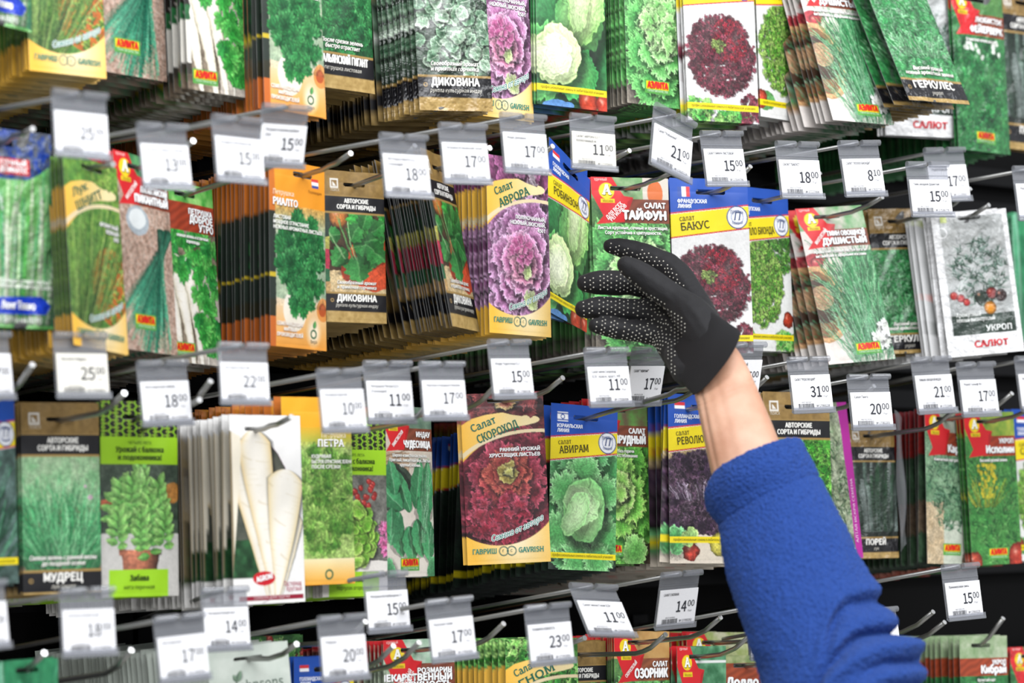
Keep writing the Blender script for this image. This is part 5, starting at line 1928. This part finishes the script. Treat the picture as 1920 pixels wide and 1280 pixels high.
# tag centre, height, width, lean, cream?, text, price, hooked packet, hook tip, where it hangs
TG = [
    ((150, 172), 122, 101, 0, 0, 'Лук батун Лонг Токио', '25', '00', '2a', (60, 242), 'under the top row chive packet'),
    ((305, 232), 120, 92, 3, 0, 'Лук шнитт семена от автора|0,5 г', '13', '00', '2b', (211, 308), 'above the second row onion packet'),
    ((445, 219), 121, 90, 1, 0, 'Лук душистый Пикантный', '15', '00', '2c', (361, 265), 'before the orange edges, beside a tilted grey card'),
    ((538, 197), 110, 86, -9, 2, 'Петрушка корневая Доброе|утро', '15', '00', '2d', (517, 308), 'tilted and shaded, above the orange parsley packet'),
    ((757, 252), 116, 87, 2, 0, 'ПЕТРУШКА РИАЛТО 0,5 Г|(ГОЛЛАНДИЯ)', '18', '00', '2e', (656, 288), 'above the striped arugula stack'),
    ((868, 232), 110, 88, 2, 0, 'Петрушка Итальянский гигант', '17', '00', '2f', None, 'below the crinkled film packet, lower of two'),
    ((981, 214), 109, 84, 1, 0, 'Индау Диковина', '17', '00', '2g', (917, 278), 'just above the sharp purple lettuce packet'),
    ((1112, 216), 100, 84, -2, 1, 'САЛАТ АВРОРА 0,5 Г|ПОЛУКОЧАННЫЙ Н9', '11', '00', '2h', (1035, 275), 'cream, above the bent blue-topped packet'),
    ((1267, 212), 118, 74, -14, 0, 'Салат "Робинзон"', '21', '00', '2i', (1179, 283), 'leaning, above the glove and red arrow packet'),
    ((1353, 246), 100, 77, 3, 0, 'САЛАТ ТАЙФУН ЛИСТОВОЙ', '15', '00', '2j', (1262, 322), 'with a pen stroke, above the dark red lettuce'),
    ((1495, 266), 103, 78, 2, 0, 'САЛАТ "БАКУС"', '18', '00', '2k', (1406, 313), 'above the second row yellow-green lettuce packet'),
    ((1611, 264), 101, 75, 4, 0, 'САЛАТ "ЛОЛЛО БИОНДА"', '8', '10', '2l', (1536, 325), 'above the second row bowl and herb packet'),
    ((1771, 277), 97, 74, 4, 0, 'Укроп Геркулес', '17', '00', '2n', None, 'half behind another card in the upper area'),
    ((1739, 304), 99, 76, 2, 0, 'Тмин овощной Душистый', '15', '00', '2m', (1653, 370), 'overlapping a second card above the white card packet'),
    ((1938, 312), 98, 74, 2, 0, 'Укроп Салют', '15', '00', '2o', (1853, 385), 'cut by the frame edge, upper area'),
    ((-25, 622), 122, 86, 2, 0, 'Лук порей Геракл', '17', '00', '3a', (60, 685), 'cut by the frame edge below the blue-topped packet'),
    ((151, 624), 118, 98, 1, 1, 'Лук шнитт Мудрец', '25', '00', '3b', (232, 738), 'cream, under the second row chive packet'),
    ((305, 676), 117, 93, 3, 0, 'Мята перечная Забава', '18', '00', '3c', (373, 750), 'above the potted mint packet'),
    ((456, 643), 111, 92, 0, 0, 'Пастернак Круглый', '22', '00', None, None, 'above the parsnip packet stack'),
    ((638, 692), 114, 84, 2, 0, 'Пастернак Круглый', '10', '00', '3d', (545, 782), 'above the yellow-topped parsley packet'),
    ((727, 677), 112, 88, 1, 0, 'Петрушка Петра 0,5 г|(Голландия)', '11', '00', '3e', (712, 748), 'above the lime-banded round leaf packet'),
    ((829, 678), 105, 83, 1, 0, 'Портулак огородный Лакомка', '17', '00', '3f', (812, 748), 'below the narrow turned arugula packet'),
    ((955, 637), 106, 77, 2, 0, 'Индау Чудесница 0,2 г', '15', '00', '3g', (930, 722), 'just above the sharp dark red lettuce packet'),
    ((1137, 652), 106, 80, 2, 0, 'Салат мини Скороход|0,5г, красн, хруст, Н9', '11', '00', '3i', (1054, 709), 'under the little finger of the glove'),
    ((1221, 652), 103, 64, -7, 2, 'САЛАТ "АВИРАМ"', '17', '00', '3h', (1312, 722), 'grey, leaning against the heel of the glove'),
    ((1402, 642), 98, 66, -3, 2, 'САЛАТ ИЗУМРУДНЫЙ', '15', '00', '3j', None, 'half hidden behind the bare wrist'),
    ((1516, 669), 100, 76, 2, 0, 'САЛАТ "РЕВОЛЮЦИЯ"', '31', '00', '3l', (1437, 708), 'above the bright curly parsley packet'),
    ((1629, 702), 99, 77, 1, 0, 'Салат Танго', '20', '00', '3m', (1552, 728), 'above the dark leek packet'),
    ((1746, 669), 101, 70, 3, 0, 'ТИМЬЯН ОВОЩНОЙ МЕДОК', '21', '00', '3o', None, 'under the second row gold-topped dill packet'),
    ((1830, 679), 97, 68, 2, 0, 'Порей Голиаф 90 г', '17', '00', '3p', None, 'under the dill and tomato card'),
    ((1936, 668), 98, 60, 2, 0, 'Укроп', '15', '00', '3q', None, 'cut by the frame edge'),
    ((-36, 1090), 122, 92, 2, 0, 'Лук', '18', '00', None, None, 'cut by the frame edge below the leek packet'),
    ((164, 1102), 121, 99, 0, 0, 'Лук батун Апрельский', '18', '00', '4a', (82, 1225), 'under the gold and black chive packet'),
    ((337, 1152), 119, 93, 3, 0, 'Мята Лимонная', '17', '00', None, (245, 1220), 'under the potted mint packet'),
    ((422, 1101), 112, 86, 0, 0, 'Пастернак Белый аист', '14', '00', '4c', None, 'under the parsnip stack, behind a lower card'),
    ((641, 1153), 116, 86, 1, 0, 'Петрушка', '20', '00', '4b', (555, 1208), 'under the yellow-topped parsley packet'),
    ((723, 1071), 108, 80, 1, 0, 'Петрушка Бутербродная 2 г', '15', '00', '4d', None, 'over the foot of the round leaf packet'),
    ((842, 1121), 111, 85, 3, 0, 'Портулак Санда', '17', '00', None, None, 'above the bottom row rosemary packet'),
    ((1027, 1132), 108, 84, 2, 0, 'РОЗМАРИН НЕЖНОСТЬ', '23', '00', '4e', (943, 1170), 'above the bottom row yellow-banded lettuce packet'),
    ((1113, 1095), 102, 78, -24, 0, 'Салат мини Гном 0,5г', '11', '00', '4f', (1095, 1196), 'swung askew under the iceberg packet'),
    ((1279, 1071), 102, 72, 3, 2, 'САЛАТ СНЕЖАНА', '14', '00', '4g', (1247, 1190), 'under the dark purple lettuce packet'),
    ((1436, 1130), 98, 76, 2, 0, 'Салат Озорник', '17', '00', '4h', (1350, 1158), 'mostly hidden by the blue sleeve, lower edge showing'),
    ((1646, 1140), 98, 72, 2, 0, 'Салат', '15', '00', None, None, 'mostly hidden behind the elbow side of the sleeve'),
    ((1801, 1057), 98, 66, 2, 0, 'Пряновкусовая смесь', '15', '00', None, None, 'under the pale dill packet beyond the sleeve'),
]
for (tg, hpx, wpx, roll, cream, title, rub, kop, pid, tip, where) in TG:
    price = '%s.%s' % (rub, kop)
    P = hook(pid, tip, tg, 'wire hook of the %s card %s' % (price, where))
    th, s = price_tag(P, tg, hpx, wpx, roll, cream, title, rub, kop, '%s card reading %s, %s' % ('grey price' if cream == 2 else ('cream price' if cream == 1 else 'white price'), price, where),
                      -36 if roll < -20 else (16 if cream == 2 else -4))
# hooks seen without a tag of their own
for pid, what in (('2p', 'the cut dark green packet, second row'), ('3k', 'the half hidden dark lettuce packet'), ('3n', 'the magenta-edged herb packet'), ('3r', 'the cut blue and yellow packet, third row'),
                  ('4i', 'the red-topped packet near the sleeve'), ('4j', 'the window frame print packet'), ('4k', 'the brown-banded packet touching the sleeve'), ('4m', 'the cut grey-green packet, bottom row')):
    hook(pid, None, None, 'wire hook through ' + what)
hook('4l', (1880, 1160), None, 'wire hook through the pale green packet beyond the sleeve')
hook(None, (1770, 1167), None, 'bare wire hook beside the elbow side of the sleeve')
DEEP = []
for _p in PK:
    hang_rear(_p[0])
# far back on the hooks the packets are too many to count: one crowd
_v, _f, _c, _n = [], [], [], 0
for M, d in DEEP:
    P, f, c = d.deep_arrays()
    A = np.array(M)
    _v.append(P @ A[:3, :3].T + A[:3, 3])
    _f.append(f + _n)
    _c.append(c)
    _n += len(P)
_o = link('packet_crowd', np_mesh('packet_crowd', np.vstack(_v), [np.vstack(_f)], np.vstack(_c), M_PAPER))
tag(_o, 'countless seed packets crowded far back on the hooks behind the front stacks', 'seed packets')
_o['kind'] = 'stuff'


# ------------------------------------------------------------------ the reaching arm
from mathutils import noise as mnoise


def P3(px, py, y):
    return at_y(px, py, y)


def catmull(vals, n):
    """resample a list of vectors (as arrays) to n rows"""
    a = np.array(vals, dtype=float)
    k = len(a)
    out = []
    for t in np.linspace(0, k - 1, n):
        i = min(int(t), k - 2)
        f = t - i
        p0, p1, p2, p3 = a[max(i - 1, 0)], a[i], a[i + 1], a[min(i + 2, k - 1)]
        out.append(0.5 * ((2 * p1) + (-p0 + p2) * f + (2 * p0 - 5 * p1 + 4 * p2 - p3) * f ** 2 + (-p0 + 3 * p1 - 3 * p2 + p3) * f ** 3))
    return np.array(out)


def ring_rows(defs, n):
    """defs: (left px, right px, y, depth ratio, push along the arm in px) -> centre, side, depth vectors per row"""
    rows = []
    for i, (L, R, y, dr, push) in enumerate(defs):
        cx, cy = (L[0] + R[0]) / 2, (L[1] + R[1]) / 2
        c = P3(cx, cy, y)
        zc = (c - CAM).dot(CD)

        def plane(px, py):
            return CAM + ray(px, py) * zc
        s = (plane(*R) - plane(*L)) / 2
        nx, ny = -(R[1] - L[1]), (R[0] - L[0])
        ln = math.hypot(nx, ny)
        d = -(c - CAM).normalized() * s.length * dr + (plane(cx + nx / ln * push, cy + ny / ln * push) - c)
        rows.append(list(c) + list(s) + list(d))
    return catmull(rows, n)


def ring_mesh(name, rows, m, fn=None, cap0=False, cap1=False, mat=None, parent=None):
    k = len(rows)
    th = np.arange(m) * 2 * math.pi / m
    v = np.zeros((k, m, 3))
    for i, r in enumerate(rows):
        c, s, d = r[:3], r[3:6], r[6:9]
        f = np.ones(m) if fn is None else fn(i / (k - 1), th)
        v[i] = c + (np.cos(th) * f)[:, None] * s + (np.sin(th) * f)[:, None] * d
    idx = np.arange(k * m).reshape(k, m)
    q = np.stack([idx[:-1], np.roll(idx[:-1], -1, 1), np.roll(idx[1:], -1, 1), idx[1:]], -1).reshape(-1, 4)
    V = v.reshape(-1, 3)
    fs = [q]
    tri = []
    if cap0:
        V = np.vstack([V, v[0].mean(0)])
        tri.append(np.stack([np.full(m, len(V) - 1), np.roll(idx[0], -1), idx[0]], -1))
    if cap1:
        V = np.vstack([V, v[-1].mean(0)])
        tri.append(np.stack([np.full(m, len(V) - 1), idx[-1], np.roll(idx[-1], -1)], -1))
    if tri:
        fs.append(np.vstack(tri))
    me = np_mesh(name, V, fs, None, mat, True)
    bm = bmesh.new()
    bm.from_mesh(me)
    bmesh.ops.recalc_face_normals(bm, faces=bm.faces)
    bm.to_mesh(me)
    bm.free()
    return me


def skin_mat():
    m, nt, b = node_mat('skin')
    n = nt.nodes.new('ShaderNodeTexNoise')
    n.inputs['Scale'].default_value = 28
    n.inputs['Detail'].default_value = 5
    cr = nt.nodes.new('ShaderNodeValToRGB')
    for p, c in ((0.3, '#be8a6e'), (0.5, '#cc9d82'), (0.72, '#d8ad94')):
        e = cr.color_ramp.elements.new(p) if p == 0.5 else cr.color_ramp.elements[0 if p < 0.5 else -1]
        e.position = p
        e.color = (*lin(hx(c)), 1)
    tc = nt.nodes.new('ShaderNodeTexCoord')
    nt.links.new(tc.outputs['Object'], n.inputs['Vector'])
    nt.links.new(n.outputs['Fac'], cr.inputs[0])
    nt.links.new(cr.outputs[0], b.inputs['Base Color'])
    b.inputs['Roughness'].default_value = 0.48
    b.inputs['Subsurface Weight'].default_value = 0.10
    b.inputs['Subsurface Radius'].default_value = (0.006, 0.0025, 0.0012)
    b.inputs['Subsurface Scale'].default_value = 1.0
    return bump(m, 420, 0.22, 0.0006, 'noise', 5)


M_SKIN = skin_mat()
M_GLOVE = bump(flat('black_knit', '#0c0b10', 0.74, 0, 0.12, 300), 900, 0.5, 0.0006)
M_GLOVE.node_tree.nodes['Principled BSDF'].inputs['Sheen Weight'].default_value = 0.05
M_CUFF = bump(flat('black_ribbed_knit', '#0c0b10', 0.74, 0, 0.12, 300), 420, 0.25, 0.0004, 'wave')
M_DOT = flat('pale_rubber_dots', '#d6d2c6', 0.5, 0, 0.04, 200)


def fleece_mat():
    m = flat('blue_fleece', '#28468b', 0.95, 0, 0.45, 520)
    b = m.node_tree.nodes['Principled BSDF']
    b.inputs['Sheen Weight'].default_value = 0.15
    b.inputs['Sheen Roughness'].default_value = 0.5
    b.inputs['Sheen Tint'].default_value = (0.45, 0.6, 1.0, 1)
    b.inputs['Specular IOR Level'].default_value = 0.15
    return bump(m, 520, 0.7, 0.0016, 'noise', 6)


M_FLEECE = fleece_mat()

# -- bare forearm, running from inside the glove to inside the sleeve (with the hand's core under the glove)
ARM = [((1308, 668), (1328, 645), -.520, .5, 0), ((1300, 695), (1352, 645), -.530, .55, 0), ((1299, 722), (1376, 648), -.540, .66, 3), ((1303, 742), (1400, 684), -.550, .70, 3), ((1310, 775), (1421, 730), -.560, .72, 2),
       ((1319, 820), (1443, 782), -.570, .76, 0), ((1333, 884), (1466, 838), -.582, .80, 0), ((1352, 960), (1500, 910), -.600, .84, 0), ((1375, 1030), (1530, 985), -.615, .86, 0)]
rows = ring_rows(ARM, 150)


def arm_fn(t, th):
    f = np.ones_like(th)
    u = (t - 0.36) / 0.5
    for a, w, k in ((2.25, .10, .045), (2.62, .12, .030), (1.75, .14, -.032), (2.45, .05, -.042), (1.1, .25, .02)):
        f = f + k * np.exp(-((th - a - .12 * u) / w) ** 2) * np.exp(-(u - .2) ** 2 / .35)
    for tc, k in ((.44, -.018), (.462, -.015), (.50, -.009)):
        f = f + k * np.exp(-((t - tc - .010 * np.cos(th * 1.0)) / .006) ** 2) * (np.sin(th) > -.1)
    return f


person = link('person', ring_mesh('person', rows, 110, arm_fn, True, True, M_SKIN))
tag(person, 'person reaching in with one arm in blue fleece and a dotted black glove', 'person')


# -- glove: swept fingers, thumb and palm fused into one surface
def sweep(bm, pts, step=0.0016):
    out = []
    P = [(P3(x, y, d), r / px_per_m(P3(x, y, d))) for x, y, d, r in pts]
    arr = catmull([list(p) + [r] for p, r in P], 60)
    acc = 0
    last = None
    for a in arr:
        p, r = Vector(a[:3]), a[3]
        if last is not None and (p - last).length < step:
            continue
        last = p
        m = Matrix.Translation(p) @ Matrix.Scale(r, 4)
        bmesh.ops.create_icosphere(bm, subdivisions=2, radius=1, matrix=m)
        out.append((p, r))
    return out


FING = {
    'index': [(1145, 461, -.400, 15.0), (1168, 465, -.407, 19.2), (1195, 473, -.415, 21.6), (1228, 487, -.428, 23.3), (1266, 510, -.445, 26.3), (1312, 575, -.478, 25.4), (1345, 640, -.520, 26.4)],
    'middle': [(1098, 531, -.400, 17.4), (1122, 530, -.408, 22.9), (1155, 530, -.418, 24.2), (1192, 533, -.430, 23.5), (1234, 545, -.446, 27.2), (1290, 600, -.480, 29.5), (1338, 660, -.520, 29.5)],
    'ring': [(1094, 579, -.405, 17.4), (1118, 578, -.412, 22.9), (1155, 580, -.422, 23.5), (1195, 582, -.434, 22.9), (1238, 590, -.450, 27.2), (1288, 640, -.484, 30.6), (1330, 680, -.522, 30.6)],
    'little': [(1117, 610, -.420, 14.8), (1140, 613, -.426, 19.8), (1170, 618, -.434, 20.5), (1205, 623, -.442, 21.1), (1244, 632, -.456, 26.1), (1276, 676, -.488, 28.4), (1312, 700, -.524, 30.6)],
    'thumb': [(1174, 496, -.452, 17.7), (1192, 508, -.457, 23.0), (1216, 525, -.464, 25.6), (1243, 545, -.474, 27.5), (1270, 564, -.486, 28.0), (1306, 600, -.506, 39.3), (1338, 648, -.528, 39.3)],
    'heel': [(1262, 640, -.470, 19.8), (1272, 672, -.490, 24.8), (1286, 698, -.508, 26.9), (1312, 702, -.524, 30.6)],
}
bm = bmesh.new()
AX = {k: sweep(bm, v) for k, v in FING.items()}
me = bpy.data.meshes.new('glove_core')
bm.to_mesh(me)
bm.free()
tmp = bpy.data.objects.new('glove_core', me)
COL.objects.link(tmp)
md = tmp.modifiers.new('r', 'REMESH')
md.mode = 'VOXEL'
md.voxel_size = 0.0011
md = tmp.modifiers.new('s', 'SMOOTH')
md.factor = 0.5
md.iterations = 7
dg = bpy.context.evaluated_depsgraph_get()
gme = bpy.data.meshes.new_from_object(tmp.evaluated_get(dg))
gme.name = 'glove'
bpy.data.objects.remove(tmp)
n = len(gme.vertices)
gv = np.zeros(n * 3, dtype=np.float32)
gme.vertices.foreach_get('co', gv)
gn = np.zeros(n * 3, dtype=np.float32)
gme.vertices.foreach_get('normal', gn)
gv, gn = gv.reshape(-1, 3).astype(float), gn.reshape(-1, 3).astype(float)
dv = np.array([0.5 * mnoise.noise(Vector(p) * 55) + 0.35 * mnoise.noise(Vector(p) * 140) for p in gv])
gv = gv + gn * (dv * 0.0011)[:, None]
gme.vertices.foreach_set('co', gv.astype(np.float32).ravel())
for p in gme.polygons:
    p.use_smooth = True
gme.materials.clear()
gme.materials.append(M_GLOVE)
glove = link('glove', gme, person)
glove['label'] = 'black knit work glove with pale grip dots'

# -- rubber grip dots, in rows along the palm side of each finger and over the palm
bvh = BVHTree.FromPolygons([Vector(p) for p in gv], [tuple(p.vertices) for p in gme.polygons])
down = -CU
dots = []


def put_dot(o, d, far=0.05):
    hit, nrm, _i, _t = bvh.ray_cast(o, d, far)
    if hit is not None:
        dots.append((hit, nrm))


for nm, a0 in (('index', .85), ('middle', .40), ('ring', .22), ('little', .15), ('thumb', 2.0)):
    ax = AX[nm]
    L = [0.0]
    for i in range(1, len(ax)):
        L.append(L[-1] + (ax[i][0] - ax[i - 1][0]).length)
    s, row = 0.001, 0
    stop = {'index': .105, 'middle': .098, 'ring': .095, 'little': .088, 'thumb': .055}[nm]
    while s < min(stop, L[-1]):
        i = min(range(len(L)), key=lambda j: abs(L[j] - s))
        p, r = ax[i]
        t = (ax[min(i + 1, len(ax) - 1)][0] - ax[max(i - 1, 0)][0]).normalized()
        vd = (CAM - p).normalized()
        pal = vd * math.cos(a0) + down * math.sin(a0)
        pal = (pal - t * pal.dot(t)).normalized()
        sd = t.cross(pal)
        st = 0.0043 / max(r, 0.006)
        k = int(1.2 / st)
        for j in range(-k, k + 1):
            a = (j + 0.5 * (row % 2)) * st
            put_dot(p + (pal * math.cos(a) + sd * math.sin(a)) * r * 2.2, -(pal * math.cos(a) + sd * math.sin(a)), r * 2.0) if s > 0 else None
        s += 0.0038
        row += 1
pal_poly = [(1208, 548), (1226, 556), (1262, 580), (1290, 606), (1282, 628), (1270, 650), (1264, 676), (1270, 706), (1258, 700), (1250, 668), (1246, 644), (1206, 640), (1200, 600), (1196, 560)]


def inside(x, y, poly):
    c = False
    for i in range(len(poly)):
        (x0, y0), (x1, y1) = poly[i], poly[i - 1]
        if (y0 > y) != (y1 > y) and x < (x1 - x0) * (y - y0) / (y1 - y0) + x0:
            c = not c
    return c


pc = P3(1245, 610, -.47)
ca, sa = math.cos(.55), math.sin(.55)
for i in range(-22, 23):
    for j in range(-22, 23):
        gx, gy = (i + .5 * (j % 2)) * 7.4, j * 6.0
        x, y = 1240 + gx * ca - gy * sa, 622 + gx * sa + gy * ca
        if inside(x, y, pal_poly):
            d = ray(x, y).normalized()
            hit, nrm, _i, _t = bvh.ray_cast(CAM, d, 5)
            if hit is not None:
                dots.append((hit, nrm))
keep, seen = [], {}
for p, nrm in dots:
    key = (round(p.x / .0034), round(p.y / .0034), round(p.z / .0034))
    if any((key[0] + a, key[1] + b, key[2] + c) in seen and (seen[(key[0] + a, key[1] + b, key[2] + c)] - p).length < .0030 for a in (-1, 0, 1) for b in (-1, 0, 1) for c in (-1, 0, 1)):
        continue
    seen[key] = p
    keep.append((p, nrm))
bm = bmesh.new()
for p, nrm in keep:
    q = nrm.to_track_quat('Z', 'Y').to_matrix().to_4x4()
    bmesh.ops.create_icosphere(bm, subdivisions=1, radius=1, matrix=Matrix.Translation(p) @ q @ Matrix.Diagonal((.00074, .00074, .0005, 1)))
me = bpy.data.meshes.new('grip_dot_print')
bm.to_mesh(me)
bm.free()
for p in me.polygons:
    p.use_smooth = True
gd = link('grip_dot_print', me, glove, M_DOT)
gd['kind'] = 'stuff'
gd['label'] = 'pale rubber grip dots'

# -- ribbed cuff
CUFF = [((1262, 650), (1312, 570), -.497, .50, 4), ((1272, 700), (1346, 592), -.520, .66, 9), ((1283, 722), (1366, 606), -.533, .74, 12), ((1294, 735), (1383, 618), -.545, .82, 14), ((1298, 738), (1386, 624), -.549, .82, 14), ((1299, 737), (1383, 628), -.547, .74, 12), ((1293, 722), (1370, 624), -.538, .62, 10)]
cuff = link('cuff', ring_mesh('cuff', ring_rows(CUFF, 40), 120, lambda t, th: 1 + .0025 * np.sin(th * 60) + .012 * np.sin(th * 5 + 2 * t), False, False, M_CUFF), glove)

# -- fleece sleeve
SLV = [((1362, 898), (1480, 846), -.600, .72, 0), ((1345, 889), (1494, 828), -.602, .84, -12), ((1334, 898), (1500, 824), -.604, .90, -18), ((1323, 922), (1508, 835), -.606, .92, -18), ((1326, 950), (1518, 855), -.610, .92, -16), ((1348, 984), (1535, 888), -.618, .90, -14),
       ((1354, 1030), (1568, 955), -.632, .90, -10), ((1366, 1090), (1606, 1030), -.648, .90, -8), ((1384, 1150), (1640, 1095), -.664, .90, -6), ((1404, 1210), (1670, 1165), -.680, .90, -6), ((1420, 1252), (1716, 1212), -.694, .92, -6),
       ((1433, 1300), (1732, 1270), -.708, .92, -4), ((1452, 1370), (1752, 1350), -.724, .92, 0), ((1486, 1480), (1800, 1460), -.750, .92, 0), ((1540, 1600), (1860, 1580), -.775, .92, 0), ((1600, 1720), (1915, 1690), -.80, .92, 0)]
srows = ring_rows(SLV, 620)


def slv_fn(t, th):
    th = np.where(th > math.pi * 1.5, th - 2 * math.pi, th)
    f = np.ones_like(th)
    dth = th - math.pi / 2
    # hem seam
    f = f - .022 * np.exp(-((t - .338) / .0045) ** 2) + .008 * np.exp(-((t - .30) / .03) ** 2)
    # folds towards the elbow: each runs across the outer side, then drops towards the elbow
    for t0, q, w, k, lo, hi in ((.545, .16, .016, .045, -.6, 1.75), (.562, .16, .013, -.10, -.3, 1.70), (.595, .14, .022, .075, -.5, 1.7), (.628, .10, .013, -.13, -.6, 2.0), (.660, .10, .022, .10, -.9, 2.0),
                                (.702, .12, .011, -.09, .1, 1.25), (.722, .10, .016, .045, -.8, 1.6), (.750, .08, .010, -.07, -.6, 1.9), (.48, .03, .03, -.014, .2, 2.2), (.43, .03, .035, .014, 0, 2.0)):
        m = 1 / (1 + np.exp(-(th - lo) * 6)) / (1 + np.exp((th - hi) * 6))
        f = f + 1.45 * k * np.exp(-((t - t0 - q * (th - .9) * np.abs(th - .9) * (th > .9)) / w) ** 2) * m
    f = f + .010 * np.sin(th * 3 + t * 14) + .007 * np.sin(th * 5 - t * 31)
    return f


sme = ring_mesh('sleeve', srows, 500, slv_fn, False, True, M_FLEECE)
n = len(sme.vertices)
sv = np.zeros(n * 3, dtype=np.float32)
sme.vertices.foreach_get('co', sv)
sn = np.zeros(n * 3, dtype=np.float32)
sme.vertices.foreach_get('normal', sn)
sv, sn = sv.reshape(-1, 3).astype(float), sn.reshape(-1, 3).astype(float)
dz = np.array([0.40 * mnoise.noise(Vector(p) * 210) + 0.85 * mnoise.noise(Vector(p) * 470) + 0.5 * mnoise.noise(Vector(p) * 820) + 0.7 * mnoise.noise(Vector(p) * 60) for p in sv])
sv = sv + sn * (dz * 0.0012)[:, None]
sme.vertices.foreach_set('co', sv.astype(np.float32).ravel())
sleeve = link('sleeve', sme, person)
sleeve['label'] = 'blue fleece sleeve'
